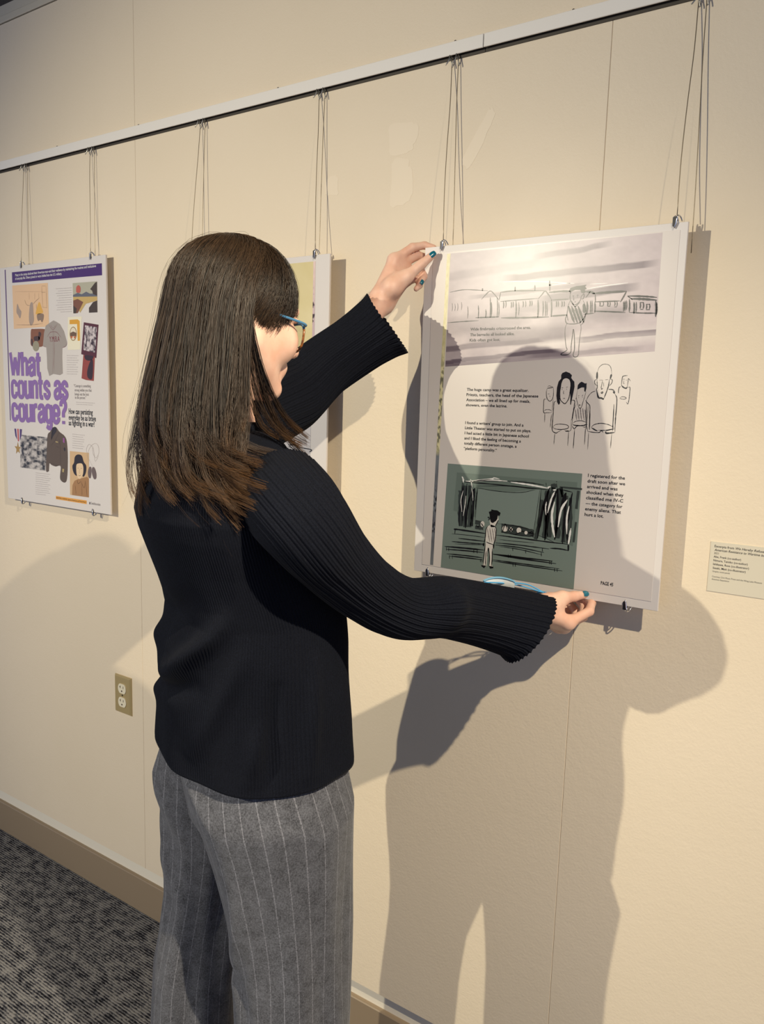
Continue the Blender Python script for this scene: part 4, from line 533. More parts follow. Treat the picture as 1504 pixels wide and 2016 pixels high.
solid('ribbon_white', [TITLE['ribbon'][1], TITLE['ribbon'][3]], (226, 214, 212), ya-.0001, rb); solid('ribbon_red', [TITLE['ribbon'][2]], (176, 56, 50), ya-.0001, rb)
solid('star_medal', [TITLE['star']], (166, 132, 66), ya-.0002)
jk = solid('uniform_jacket', [TITLE['jacket']], (92, 76, 60), ya-.0003); lines_('seams', TITLE['jackL'], (62, 50, 40), ya-.0004, jk)
solid('collar', TITLE['jackD'], (48, 40, 36), ya-.0004, jk); solid('badge', TITLE['patch'], (150, 84, 150), ya-.0005, jk); solid('badge', TITLE['patchY'], (170, 150, 100), ya-.0005, jk)
po = solid('portrait_photograph', [TITLE['portrait']], (206, 172, 130)); solid('shirt', [TITLE['pShirt']], (164, 122, 76), ya-.0001, po)
solid('dark_hair', [TITLE['pHair']], (44, 32, 26), ya-.0002, po); solid('face', [TITLE['pFace']], (226, 196, 158), ya-.0003, po); lines_('lines', TITLE['pL'], (70, 48, 34), ya-.0004, po)
tg = solid('identity_tags', TITLE['tags'], (108, 92, 88), ya-.0002); lines_('chain', TITLE['chain'], (176, 166, 160), ya-.0002, tg)
bn = solid('banner', [TITLE['banner']], (224, 158, 62)); txt('printed_text', 'banntext', 'ink_black', parent=bn, slope=-.0)
solid('logo', [TITLE['logo']], (90, 84, 92))

# ------------------------------------------------------------------ poster half hidden behind the visitor
QX0, QX1, QZ0, QZ1 = -1.5400, -1.0500, 1.1800, 1.8135
QY = -.0405
hp = board('poster', QX0, QX1, QZ0, QZ1, QY, .005, 'white mounted poster mostly hidden behind the visitor, yellow sky drawing', 'hanging posters')
QO = (QX0, QZ0)
def sky2(u, v):
    n = value_noise(u*5, v*5, 71, 4)
    return mixc(LIN(222, 208, 164), LIN(206, 190, 134), np.clip((n-.3)*1.7, 0, 1))
W2, H2 = (QX1-QX0)*1000, (QZ1-QZ0)*1000
sk = colour_grid('illustration', QO, QY-.0004, [14, H2-13, W2-44, H2-13, W2-44, 330, 14, 330], 40, 40, sky2, hp)
sk['label'] = 'yellow sky drawing with dark reeds'
r2 = np.random.default_rng(5); reeds = []
for k in range(120):
    z = 348+ (r2.random()**.7)*110; x = 40+r2.random()*330; L_ = 30+60*r2.random()
    reeds.append([.8+1.4*r2.random(), [x, z, x+L_*.5, z+r2.normal()*4, min(x+L_, W2-46), z+r2.normal()*7]])
mb = MB(); ribbon(mb, QO, QY-.0006, reeds); tag(mb.build('ink_lines', 'ink_black', sk), kind='stuff')
def sky3(u, v):
    n = value_noise(u*6, v*5, 81, 4)
    return mixc(LIN(206, 200, 200), LIN(128, 130, 136), np.clip((v-.25)*1.6+(n-.5)*1.2, 0, 1))
s3_ = colour_grid('illustration', QO, QY-.0004, [14, 318, W2-44, 318, W2-44, 14, 14, 14], 40, 30, sky3, hp)
s3_['label'] = 'grey wash drawing with ink reeds'
reeds = []
for k in range(46):
    z = 120+r2.random()*110; x = 200+r2.random()*230
    reeds.append([1.2+1.4*r2.random(), [x, z, x+12+8*r2.normal(), z-4+3*r2.normal(), min(x+30, W2-46), z-9+7*r2.normal()]])
mb = MB(); ribbon(mb, QO, QY-.0006, reeds); tag(mb.build('ink_lines', 'ink_black', s3_), kind='stuff')
def strip2(u, v):
    n = value_noise(u*1.5, v*28, 91, 3); c = mixc(LIN(226, 200, 192), LIN(196, 172, 178), np.clip(v*2.2+(n-.5), 0, 1))
    dk = np.clip((value_noise(u*.6, v*34, 93, 2)-.66)*14, 0, 1)*np.clip((v-.18)*20, 0, 1)*np.clip((.5-v)*20, 0, 1)
    return mixc(c, LIN(58, 38, 46), dk)
colour_grid('facing_page_strip', QO, QY-.0004, [W2-44, H2-13, W2-38, H2-13, W2-38, 330, W2-44, 330], 4, 160, strip2, hp)

# ------------------------------------------------------------------ wires, hooks and clips
def hanging_wire(x0, x1, y1_, z1, label, group, kink=0.0):
    root = empty('hanging_wire', (x0, -.004, 2.15)); tag(root, label, 'wire', group)
    a_ = np.array([x0, -.0050, 2.152]); b_ = np.array([x1, y1_, z1]); pts = []
    for q in (0, .06, .25, .5, .75, 1):
        pts.append(a_+(b_-a_)*q+np.array([kink*.0005*math.sin(q*7), -.0015*math.sin(math.pi*q), 0]))
    MB().tube(smooth_path(pts, 24), .00072, 6).build('cable', 'steel_wire', root, True)
    hk = [(x0-.001, -.0052, 2.1625), (x0-.0012, -.0105, 2.158), (x0-.0012, -.0125, 2.152), (x0-.0025, -.0130, 2.147), (x0-.0065, -.0140, 2.1415), (x0-.0082, -.0138, 2.1405)]
    MB().tube(smooth_path(hk, 14), .0012, 6).build('hook', 'hook_steel', root, True)
    hk = [(x0+.0005, -.0052, 2.1600), (x0+.0008, -.0085, 2.153), (x0+.0015, -.0090, 2.146), (x0+.0035, -.0085, 2.139), (x0+.0040, -.0082, 2.136)]
    MB().tube(smooth_path(hk, 12), .0011, 6).build('hook_tail', 'hook_steel', root, True)
    return root
def clip(x, z, yb, up, label, group):
    """small bent spring clip gripping a board edge; up=+1 on the top edge"""
    root = empty('poster_clip', (x, yb, z)); tag(root, label, 'clip', group)
    k = up
    # wedge shaped jaw in front of the board
    P = [(x-.0050, z+k*.0075), (x+.0010, z+k*.0085), (x+.0022, z+k*.0020), (x-.0012, z-k*.0085), (x-.0048, z-k*.0060)]
    if k > 0: P = P[::-1]
    MB().prism(P, yb-.0026, yb-.0008).build('jaw', 'clip_dark', root)
    arch = [(x-.0015, yb-.0030, z-k*.0095), (x+.0012, yb-.0045, z-k*.002), (x+.0024, yb-.0050, z+k*.0065), (x+.0035, yb-.0030, z+k*.0098),
            (x+.0060, yb+.0020, z+k*.0078), (x+.0078, yb+.0060, z+k*.0020)]
    MB().tube(smooth_path(arch, 18), [.0011]*18, 8).build('spring', 'clip_chrome', root, True)
    back = [(x-.0040, yb-.0010, z+k*.0078), (x-.0010, yb+.0030, z+k*.0100), (x+.0010, yb+.0082, z+k*.0030), (x+.0005, yb+.0084, z-k*.0060)]
    MB().tube(smooth_path(back, 12), .0010, 8).build('back_arm', 'clip_chrome', root, True)
    return root
D1 = 'the purple title poster'; D2 = 'the half hidden poster'; D3 = 'the comic page poster'
for xa, xb, xc, zt, yb, yw, nm, side, kink in [
        (-2.205, -2.187, -2.2010, 1.8790, PY, -.012, D1, 'left', 1), (-1.896, -1.878, -1.8745, 1.8790, PY, -.012, D1, 'right', -2),
        (-1.474, -1.458, -1.4700, 1.8190, QY, -.022, D2, 'left', 2), (-1.115, -1.099, -1.0890, 1.8190, QY, -.022, D2, 'right', 2),
        (-.7950, -.7810, -.7750, 1.8095, MY, -.026, D3, 'left', 3), (-.3530, -.3405, -.3500, 1.8095, MY, -.026, D3, 'right', 3)]:
    hanging_wire(xa, xc, yb-.001, zt+.006, 'thin steel wire running to the top %s clip of %s' % (side, nm), 'hanging wires', kink)
    dx = {-.3405: .0125, -.7810: .0165}.get(xb, .004)
    hanging_wire(xb, xb+dx, yw, zt-.05, 'thin steel wire passing behind the top %s corner of %s' % (side, nm), 'hanging wires', -kink*.4)
    clip(xc, zt-.0045, yb, 1, 'chrome spring clip gripping the top %s edge of %s' % (side, nm), 'poster clips')
for xc, zb, yb, nm, side in [(-2.238, 1.1806, PY, D1, 'left'), (-1.889, 1.1806, PY, D1, 'right'), (-.7790, 1.1760, MY, D3, 'left'), (-.3840, 1.1760, MY, D3, 'right')]:
    clip(xc, zb, yb, -1, 'chrome spring clip gripping the bottom %s edge of %s' % (side, nm), 'poster clips')

# ------------------------------------------------------------------ wall label and electrical outlet
material('label_stock', srgb(214, 205, 185), .5)
material('outlet_plate', srgb(198, 176, 128), .35, .35)
material('outlet_ivory', srgb(236, 226, 200), .3)
material('outlet_slot', srgb(60, 42, 30), .6)
lab = empty('wall_label', (-.20, 0, 1.213)); tag(lab, 'small cream caption label printed in black beside the comic page poster', 'label')
LX0, LZ0, LZ1 = -.2655, 1.2125, 1.2968
MB().box(LX0, LX0+.152, -.0015, -.0001, LZ0, LZ1, .0003).build('card', 'label_stock', lab)
mb = MB(); LO = (LX0, LZ0)
for st_, z, h, cw, sh, off in [('Excerpts from', 75, 4.0, 30, 0, .009), ('American Resistance to Wartime Incarceration', 68.8, 4.0, 98, .3, .009), ('2021', 63.6, 3.2, 7.3, 0, 0), ('Abe, Frank (co-author)', 57.6, 3.5, 42, 0, .009), ('Nimura, Tamiko (co-author)', 51.4, 3.5, 52.5, 0, .009),
                               ('Ishikawa, Ross (co-illustrator)', 45.0, 3.5, 55, 0, .009), ('Sasaki, Matt (co-illustrator)', 38.6, 3.5, 50.5, 0, .009), ('Graphic novel panels', 33.2, 2.7, 27, 0, -.004),
                               ('Courtesy Chin Music Press and the Wing Luke Museum', 24.4, 2.7, 76, 0, -.004), ('American Experience', 19.8, 2.7, 27, 0, -.004)]:
    text_mesh(mb, LO, -.0017, st_, 6.5, z, cw, h, offset=off, shear=sh)
text_mesh(mb, LO, -.0017, 'We Hereby Refuse: Japanese', 39, 75, 64, 4.0, offset=.009, shear=.3)
tag(mb.build('printed_text', 'ink_black', lab), kind='stuff')

ot = empty('electrical_outlet', (-1.80, 0, .604)); tag(ot, 'tan wall plate with two ivory electrical sockets, low on the wall', 'outlet')
OX0, OX1, OZ0, OZ1 = -1.8375, -1.7655, .6030, .7152
MB().box(OX0, OX1, -.0065, -.0001, OZ0, OZ1, .0045).build('cover_plate', 'outlet_plate', ot)
for zc in (.6785, .6385):
    xc = (OX0+OX1)/2+.001
    prof = []
    for t in np.linspace(0, 2*math.pi, 29)[:-1]:
        px_, pz_ = .0172*math.cos(t), .0172*math.sin(t)
        prof.append((xc+px_, zc+max(-.0142, min(.0142, pz_))))
    so = MB().prism(prof, -.0085, -.0060).build('socket', 'outlet_ivory', ot)
    MB().box(xc-.0075, xc-.0055, -.0087, -.0080, zc+.001, zc+.0085).box(xc-.0100, xc-.0055, -.0087, -.0080, zc+.0040, zc+.0058).build('slot', 'outlet_slot', so)
    MB().box(xc+.0050, xc+.0070, -.0087, -.0080, zc+.001, zc+.0080).build('slot', 'outlet_slot', so)
    MB().disc((xc-.0004, -.0080, zc-.0070), (0, -1, 0), .0026, .0007, 12).build('ground_hole', 'outlet_slot', so)
MB().disc((xc, -.0060, .6587), (0, -1, 0), .0026, .0012, 12).build('screw', 'screw_dark', ot)

# ------------------------------------------------------------------ visitor: joints and garment sections in metres (world space)
AXIS = np.array([-0.772, -0.577, 0.0]); F_BODY = np.array([0.4384, 0.8988, 0.0]); R_BODY = np.array([0.8988, -0.4384, 0.0])
LEAN_Z = [0.9, 1.0, 1.2, 1.35, 1.42, 1.47, 1.5]; LEAN_D = [0.12, 0.12, 0.09, 0.055, 0.04, 0.03, 0.0]; LEAN_DIR = np.array([-0.6976, 0.7165, 0.0])
HEAD = np.array([-0.8004, -0.568, 1.6325]); R_HEAD = np.array([0.9781, -0.2079, 0.0]); F_HEAD = np.array([0.2054, 0.9661, -0.1564]); U_HEAD = np.array([0.0325, 0.153, 0.9877])
TORSO = np.array([[0.945, -0.1041, 0.0561, 0.1881, 0.147], [0.97, -0.1044, 0.0556, 0.1868, 0.1459], [0.995, -0.1047, 0.0551, 0.1854, 0.1448], [1.02, -0.1021, 0.0537, 0.1829, 0.1436], [1.045, -0.0988, 0.0519, 0.18, 0.1421], [1.07, -0.0955, 0.0504, 0.177, 0.1406], [1.095, -0.0921, 0.0488, 0.1739, 0.1389], [1.12, -0.0886, 0.0475, 0.1716, 0.1366], [1.145, -0.085, 0.0463, 0.1694, 0.1341], [1.17, -0.0812, 0.0455, 0.1661, 0.1306], [1.195, -0.0774, 0.0448, 0.1626, 0.1272], [1.22, -0.0754, 0.0375, 0.1633, 0.1249], [1.245, -0.0742, 0.0279, 0.1652, 0.123], [1.27, -0.0732, 0.0181, 0.1675, 0.1216], [1.295, -0.0717, 0.0092, 0.1717, 0.1215], [1.32, -0.07, 0.0004, 0.1749, 0.1214], [1.345, -0.0676, -0.0068, 0.1758, 0.12], [1.37, -0.0637, -0.0109, 0.1687, 0.1132], [1.395, -0.0574, -0.0104, 0.1503, 0.1002], [1.42, -0.0511, -0.0102, 0.1219, 0.0813]])
LEG_RIGHT = np.array([[1.06, -0.0171, 0.0417, 0.1243, 0.1308], [1.0, -0.0252, 0.0454, 0.1261, 0.1327], [0.95, -0.0241, 0.0473, 0.1255, 0.1321], [0.9, -0.0188, 0.0566, 0.1193, 0.1243], [0.85, -0.015, 0.0633, 0.1114, 0.1148], [0.8, -0.0119, 0.0687, 0.1047, 0.1069], [0.75, -0.0094, 0.0732, 0.0993, 0.1003], [0.7, -0.007, 0.0774, 0.0948, 0.0948], [0.65, -0.0053, 0.0804, 0.0915, 0.0915], [0.6, -0.0045, 0.0816, 0.0906, 0.0906], [0.5, -0.0028, 0.0847, 0.0901, 0.0901], [0.4, -0.0015, 0.0869, 0.0913, 0.0913], [0.3, -0.0003, 0.0891, 0.0924, 0.0924], [0.2, 0.001, 0.0913, 0.0935, 0.0935], [0.1, 0.0022, 0.0935, 0.0947, 0.0947], [0.03, 0.003, 0.0949, 0.0957, 0.0957]])
LEG_LEFT = np.array([[1.06, -0.1847, 0.0459, 0.117, 0.1232], [1.0, -0.1932, 0.0489, 0.1185, 0.1248], [0.95, -0.1931, 0.049, 0.1191, 0.1254], [0.9, -0.1957, 0.0445, 0.116, 0.1208], [0.85, -0.1994, 0.0379, 0.1087, 0.112], [0.8, -0.2036, 0.0307, 0.0969, 0.0989], [0.75, -0.2064, 0.0257, 0.0849, 0.0857], [0.7, -0.2101, 0.0192, 0.0749, 0.0749], [0.65, -0.2135, 0.0133, 0.0718, 0.0718], [0.6, -0.218, 0.0054, 0.0718, 0.0718], [0.5, -0.2242, -0.0055, 0.0769, 0.0769], [0.4, -0.2265, -0.0096, 0.0786, 0.0786], [0.3, -0.2287, -0.0135, 0.0794, 0.0794], [0.2, -0.2309, -0.0174, 0.0799, 0.0799], [0.1, -0.2331, -0.0212, 0.0804, 0.0804], [0.03, -0.2347, -0.0239, 0.0807, 0.0807]])
HAND_LEFT = {'wrist': [-0.8638, -0.115, 1.6999], 'thumb': [[-0.8395, -0.118, 1.7224], [-0.8215, -0.098, 1.7435], [-0.8036, -0.076, 1.7678], [-0.7884, -0.06, 1.7868]], 'index': [[-0.8568, -0.088, 1.7781], [-0.8356, -0.058, 1.8048], [-0.8207, -0.038, 1.8108], [-0.8048, -0.03, 1.8062]], 'middle': [[-0.8532, -0.072, 1.7729], [-0.8348, -0.04, 1.7927], [-0.8224, -0.026, 1.7893], [-0.8127, -0.026, 1.7752]], 'ring': [[-0.8486, -0.062, 1.7599], [-0.8245, -0.042, 1.7679], [-0.8131, -0.05, 1.7499], [-0.8144, -0.06, 1.7363]], 'pinky': [[-0.8482, -0.06, 1.7449], [-0.8256, -0.05, 1.7469], [-0.8179, -0.056, 1.7332], [-0.8206, -0.064, 1.7257]]}
HAND_RIGHT = {'wrist': [-0.5012, -0.152, 1.1678], 'thumb': [[-0.4885, -0.14, 1.1782], [-0.4763, -0.108, 1.1847], [-0.4643, -0.082, 1.1852], [-0.4537, -0.061, 1.1857]], 'index': [[-0.462, -0.11, 1.1446], [-0.4397, -0.07, 1.1599], [-0.4449, -0.044, 1.1692], [-0.4638, -0.031, 1.1736]], 'middle': [[-0.4755, -0.092, 1.1326], [-0.4554, -0.054, 1.1445], [-0.4624, -0.032, 1.1573], [-0.4775, -0.026, 1.1666]], 'ring': [[-0.4906, -0.074, 1.1257], [-0.472, -0.04, 1.1328], [-0.4799, -0.026, 1.1454], [-0.493, -0.024, 1.157]], 'pinky': [[-0.5028, -0.06, 1.124], [-0.4856, -0.036, 1.1285], [-0.494, -0.026, 1.1391], [-0.5038, -0.025, 1.1496]]}
SLEEVE_RIGHT = [([-0.6975, -0.5883, 1.3892], 0.062), ([-0.6403, -0.6092, 1.3611], 0.06), ([-0.6253, -0.5601, 1.303], 0.0515), ([-0.609, -0.5028, 1.2521], 0.0445), ([-0.588, -0.4339, 1.2149], 0.044), ([-0.5675, -0.355, 1.2031], 0.0475), ([-0.5398, -0.2675, 1.1767], 0.05), ([-0.5159, -0.2119, 1.1571], 0.056), ([-0.5012, -0.1801, 1.1423], 0.064)]
SLEEVE_LEFT = [([-0.9246, -0.5052, 1.4556], 0.064), ([-0.9253, -0.4549, 1.4671], 0.062), ([-0.9217, -0.375, 1.4925], 0.061), ([-0.9195, -0.3018, 1.52], 0.063), ([-0.8974, -0.2418, 1.5701], 0.056), ([-0.8649, -0.1945, 1.6109], 0.0535), ([-0.8409, -0.1652, 1.6383], 0.058), ([-0.8264, -0.1491, 1.6531], 0.064)]
HS = .955
def HW(x, y, z): return HEAD+(R_HEAD*x+F_HEAD*y+U_HEAD*z)*HS
def BW0(r, f, z): return AXIS+R_BODY*r+F_BODY*f+np.array([0, 0, z])
def BW(r, f, z): return BW0(r, f, z)+LEAN_DIR*np.interp(z, LEAN_Z, LEAN_D)

# ---- body as one continuous surface: smooth union of round cones and ellipsoids, meshed with surface nets
PR = []     # (kind, data, blend, reach centre, reach radius)
def cone(a, b, ra, rb, k=.012):
    a = np.asarray(a, float); b = np.asarray(b, float)
    PR.append(('c', (a, b, ra, rb), k, (a+b)/2, np.linalg.norm(b-a)/2+max(ra, rb)))
def ell(c, rad, ax, k=.012):
    c = np.asarray(c, float); rad = np.asarray(rad, float)
    PR.append(('e', (c, rad, np.asarray(ax, float)), k, c, rad.max()))
def cut(c, rad, ax, k=.006):
    c = np.asarray(c, float); rad = np.asarray(rad, float)
    PR.append(('x', (c, rad, np.asarray(ax, float)), k, c, rad.max()))
HA = np.array([R_HEAD, F_HEAD, U_HEAD])
def hell(p, r, k=.012): ell(HW(*p), np.array(r)*HS, HA, k)
def hcut(p, r, k=.006): cut(HW(*p), np.array(r)*HS, HA, k)
def hcone(a, b, ra, rb, k=.010): cone(HW(*a), HW(*b), ra*HS, rb*HS, k)
# head
hell((0, -.004, .018), (.068, .078, .076)); hell((0, .030, -.030), (.060, .062, .078), .02)
for s in (-1, 1):
    hcone((s*.052, .000, -.050), (s*.018, .070, -.104), .022, .016, .018)
    hell((s*.036, .062, -.036), (.026, .028, .030), .016)
    hell((s*.0645, -.010, -.012), (.006, .016, .026), .004)
    hcone((s*.030, .082, .014), (0, .092, .010), .010, .010, .012)
hell((0, .075, -.102), (.020, .018, .018), .014)
for s in (-1, 1): hcut((s*.032, .102, -.008), (.018, .022, .014), .010)
hcone((0, .092, .004), (0, .114, -.036), .0075, .0085, .008); hell((0, .113, -.040), (.0095, .010, .0085), .006)
for s in (-1, 1): hell((s*.0115, .101, -.044), (.0075, .010, .0075), .005)
for s in (-1, 1): hcut((s*.0055, .108, -.0515), (.0035, .0055, .003), .002)
hell((0, .084, -.070), (.024, .016, .020), .012)
for s in (-1, 1): hcone((0, .099, -.0645), (s*.019, .090, -.0685), .0050, .0026, .004); hcone((0, .0975, -.0755), (s*.017, .090, -.0715), .0058, .0026, .004)
hcut((0, .106, -.0700), (.019, .007, .0010), .0015)
for s in (-1, 1): hell((s*.032, .0790, -.0155), (.014, .0095, .004), .006); hell((s*.032, .0800, .0005), (.015, .0105, .0045), .006)
NECK = BW(-.022, -.034, 1.44)
cone(HW(0, -.018, -.05), NECK, .046, .052, .02)
# trunk, arms and legs stay inside the clothes
SH_R = np.array(SLEEVE_RIGHT[1][0]); SH_L = np.array(SLEEVE_LEFT[0][0])
cone(NECK, BW(-.015, -.02, 1.36), .055, .075, .03)
for zc, wr, wf, r, f in ((1.33, .115, .080, -.012, -.02), (1.22, .11, .085, .004, .008), (1.10, .115, .090, .006, .012), (.99, .125, .095, .006, .008)):
    ell(BW(r, f, zc-.03), (wr, wf, .09), (R_BODY, F_BODY, (0, 0, 1)), .04)
cone(NECK, SH_R, .036, .030, .03); cone(NECK, SH_L, .034, .024, .02)
for S in (SLEEVE_RIGHT, SLEEVE_LEFT):
    for i in range(0 if S is SLEEVE_LEFT else 1, 5 if S is SLEEVE_RIGHT else 4):
        a_, b_ = np.array(S[i][0]), np.array(S[i+1][0])
        cone(a_, b_, .027, .026, .012)
cone(SLEEVE_RIGHT[4][0], SLEEVE_RIGHT[5][0], .026, .025, .012); cone(SLEEVE_RIGHT[5][0], HAND_RIGHT['wrist'], .025, .0225, .012)
cone(SLEEVE_LEFT[3][0], SLEEVE_LEFT[4][0], .026, .026, .012); cone(SLEEVE_LEFT[4][0], HAND_LEFT['wrist'], .026, .0225, .012)
for LG, s in ((LEG_RIGHT, 1), (LEG_LEFT, -1)):
    P = [BW0(LG[i][1], LG[i][2], LG[i][0]) for i in (1, 6, 10, 14)]
    cone(P[0], P[1], .075, .055, .03); cone(P[1], P[2], .055, .045, .02); cone(P[2], P[3], .043, .026, .02)
    cone(P[3], P[3]+F_BODY*.11+np.array([0, 0, -.076]), .022, .012, .02)
# hands
def hand(Hd, w, side):
    W_ = np.array(Hd['wrist'])
    fr = dict(index=(.0092, .0082, .0072, .0060), middle=(.0094, .0084, .0074, .0062), ring=(.0088, .0078, .0070, .0058), pinky=(.0078, .0068, .0060, .0050), thumb=(.0130, .0105, .0092, .0068))
    for f_, r in fr.items():
        J = [np.array(j) for j in Hd[f_]]
        for i in range(3): cone(J[i], J[i+1], r[i], r[i+1], .0028 if f_ != 'thumb' or i else .008)
    mc = [np.array(Hd[k][0]) for k in ('index', 'middle', 'ring', 'pinky')]
    for m_, r in zip(mc, (.0115, .0118, .0112, .0105)): cone(W_+(m_-np.mean(mc, 0))*.45, m_, .0155, r, .012)
    for i in range(3): cone(mc[i], mc[i+1], .0098, .0096, .008)
    th = np.array(Hd['thumb'][0])
    cone(W_, th, .019, .0150, .012); cone(th, (np.array(Hd['thumb'][1])+mc[0])/2*.55+th*.45, .0145, .0095, .014); cone(th, np.array(Hd['thumb'][1]), .0155, .0118, .010)
hand(HAND_LEFT, .02, -1); hand(HAND_RIGHT, .02, 1)

def sdf(p, idx=None):
    d = np.full(len(p), 9.0)
    for i in (range(len(PR)) if idx is None else idx):
        kind, data, k, _, _ = PR[i]
        if kind == 'c':
            a, b, ra, rb = data; ab = b-a; pa = p-a
            t = np.clip(pa@ab/(ab@ab+1e-12), 0, 1)
            q = np.sqrt(((pa-t[:, None]*ab)**2).sum(1))-(ra+(rb-ra)*t)
        else:
            c, rad, ax = data; l = (p-c)@ax.T
            k0 = np.sqrt(((l/rad)**2).sum(1)); k1 = np.sqrt(((l/rad**2)**2).sum(1))+1e-9
            q = k0*(k0-1)/k1
        if kind == 'x':
            h = np.clip(.5-.5*(d+q)/k, 0, 1); d = d*(1-h)-q*h+k*h*(1-h)
        else:
            h = np.clip(.5+.5*(d-q)/k, 0, 1); d = d*(1-h)+q*h-k*h*(1-h)
    return d
def surface_nets(h, B=10):
    cs = np.array([q[3] for q in PR]); rs = np.array([q[4] for q in PR])+.02
    lo = (cs-rs[:, None]).min(0); hi = (cs+rs[:, None]).max(0)
    nb = np.ceil((hi-lo)/(h*B)).astype(int)
    g = np.stack(np.meshgrid(*[np.arange(n) for n in nb], indexing='ij'), -1).reshape(-1, 3)
    ctr = lo+(g+.5)*h*B; half = h*B*.87
    keep = np.zeros(len(g), bool)
    for s in range(0, len(g), 60000):
        d = sdf(ctr[s:s+60000]); keep[s:s+60000] = np.abs(d) < half*1.35
    loc = np.stack(np.meshgrid(*[np.arange(B+1)]*3, indexing='ij'), -1).reshape(-1, 3)
    co = np.array([(i, j, k) for i in (0, 1) for j in (0, 1) for k in (0, 1)])
    cells = []; verts = []; edges = [[], [], []]
    E12 = [(a, b) for a in range(8) for b in range(a+1, 8) if np.abs(co[a]-co[b]).sum() == 1]
    n1 = B+1
    for bi in np.nonzero(keep)[0]:
        near = np.nonzero(np.linalg.norm(cs-ctr[bi], axis=1) < rs+half)[0]
        if not len(near): continue
        base = g[bi]*B
        v = sdf(lo+(base+loc)*h, near).reshape(n1, n1, n1)
        ins = v < 0
        s8 = np.stack([ins[i:i+B, j:j+B, k:k+B] for i, j, k in co], -1)
        m = s8.any(-1) & ~s8.all(-1)
        if not m.any(): continue
        ci = np.argwhere(m); v8 = np.stack([v[i:i+B, j:j+B, k:k+B] for i, j, k in co], -1)[m]
        acc = np.zeros((len(ci), 3)); cnt = np.zeros(len(ci))
        for a, b in E12:
            cr = (v8[:, a] < 0) != (v8[:, b] < 0)
            t = np.where(cr, v8[:, a]/(v8[:, a]-v8[:, b]+1e-30), 0)
            acc += np.where(cr[:, None], co[a]+(co[b]-co[a])*t[:, None], 0); cnt += cr
        verts.append(lo+(base+ci+acc/cnt[:, None])*h); cells.append(base+ci)
        for ax in range(3):
            sl = [slice(0, B)]*3; s2 = list(sl); s2[ax] = slice(1, B+1)
            A = ins[tuple(sl)]; Bq = ins[tuple(s2)]
            e = np.argwhere(A != Bq)
            if len(e): edges[ax].append(np.column_stack([base+e, A[tuple(e.T)]]))
    cells = np.vstack(cells); V = np.vstack(verts)
    key = lambda c: (c[:, 0].astype(np.int64)*4096+c[:, 1])*4096+c[:, 2]
    kk = key(cells); order = np.argsort(kk); ks = kk[order]
    def look(c):
        q = key(c); i = np.searchsorted(ks, q); i = np.clip(i, 0, len(ks)-1)
        return np.where(ks[i] == q, order[i], -1)
    F = []
    for ax in range(3):
        e = np.vstack(edges[ax]); c = e[:, :3]; fl = e[:, 3].astype(bool)
        u = np.zeros(3, int); w = np.zeros(3, int); u[(ax+1) % 3] = 1; w[(ax+2) % 3] = 1
        q = np.stack([look(c), look(c-u), look(c-u-w), look(c-w)], 1)
        q = np.where(fl[:, None], q, q[:, ::-1])
        F.append(q[(q >= 0).all(1)])
    return V, np.vstack(F)

def _skin(nt, b):
    L = nt.links.new
    tc = node(nt, 'ShaderNodeTexCoord'); n = node(nt, 'ShaderNodeTexNoise', i_Scale=30.0, i_Detail=3.0); L(tc.outputs['Object'], n.inputs['Vector'])
    r = ramp(nt, n.outputs[0], [(.35, srgb(226, 176, 152)), (.68, srgb(238, 198, 176))])
    L(r.outputs[0], b.inputs['Base Color'])
    n2 = node(nt, 'ShaderNodeTexNoise', i_Scale=420.0, i_Detail=2.0); L(tc.outputs['Object'], n2.inputs['Vector'])
    bump(nt, b, n2.outputs[0], .12, .0005)
material('skin', rough=.48, spec=.4, build=_skin)
MATS['skin'].node_tree.nodes['Principled BSDF'].inputs['Subsurface Weight'].default_value = .12
MATS['skin'].node_tree.nodes['Principled BSDF'].inputs['Subsurface Radius'].default_value = (.010, .004, .002)
MATS['skin'].node_tree.nodes['Principled BSDF'].inputs['Subsurface Scale'].default_value = .5
person = empty('person', tuple(AXIS)); tag(person, 'visitor in black ribbed sweater and grey pinstripe trousers, adjusting a poster with both hands', 'person')
V, F = surface_nets(.0026)
body = mesh('body', V, F, 'skin', person, smooth=True)

# ---- nails, eyes
material('nail_polish', srgb(20, 104, 124), .22)
def nail(tip, prev, out, w, l):
    tip = np.array(tip); ax = tip-np.array(prev); ax /= np.linalg.norm(ax)
    out = np.asarray(out, float); out = out-ax*(out@ax); out /= np.linalg.norm(out); sd = np.cross(ax, out)
    vs = []; nu, nv = 7, 7
    for j in range(nv):
        t = j/(nv-1)*2-1
        for i in range(nu):
            s = i/(nu-1)*2-1
            ww = w*(1-.25*max(0, t)**2-.15*max(0, -t)**3)
            vs.append((sd*s*ww+ax*(t*l)+out*(.0009-(s*s)*w*.42-max(0, t)**2*.0012)))
    vs = np.array(vs)
    F_ = [(j*nu+i, j*nu+i+1, (j+1)*nu+i+1, (j+1)*nu+i) for j in range(nv-1) for i in range(nu-1)]
    return vs, F_
VIEW = np.array([0, -1.37, 1.51])
def add_nail(Hd, f_, r, w, l, out, back=.001):
    J = [np.array(j) for j in Hd[f_]]; ax = J[3]-J[2]; ax /= np.linalg.norm(ax)
    out = np.asarray(out, float); out = out-ax*(out@ax); out /= np.linalg.norm(out)
    vs, fs = nail(J[3], J[2], out, w, l)
    mesh('fingernail', vs+J[3]-ax*back+out*r, fs, 'nail_polish', person, True)
tov = lambda p: (VIEW-np.array(p))/np.linalg.norm(VIEW-np.array(p))
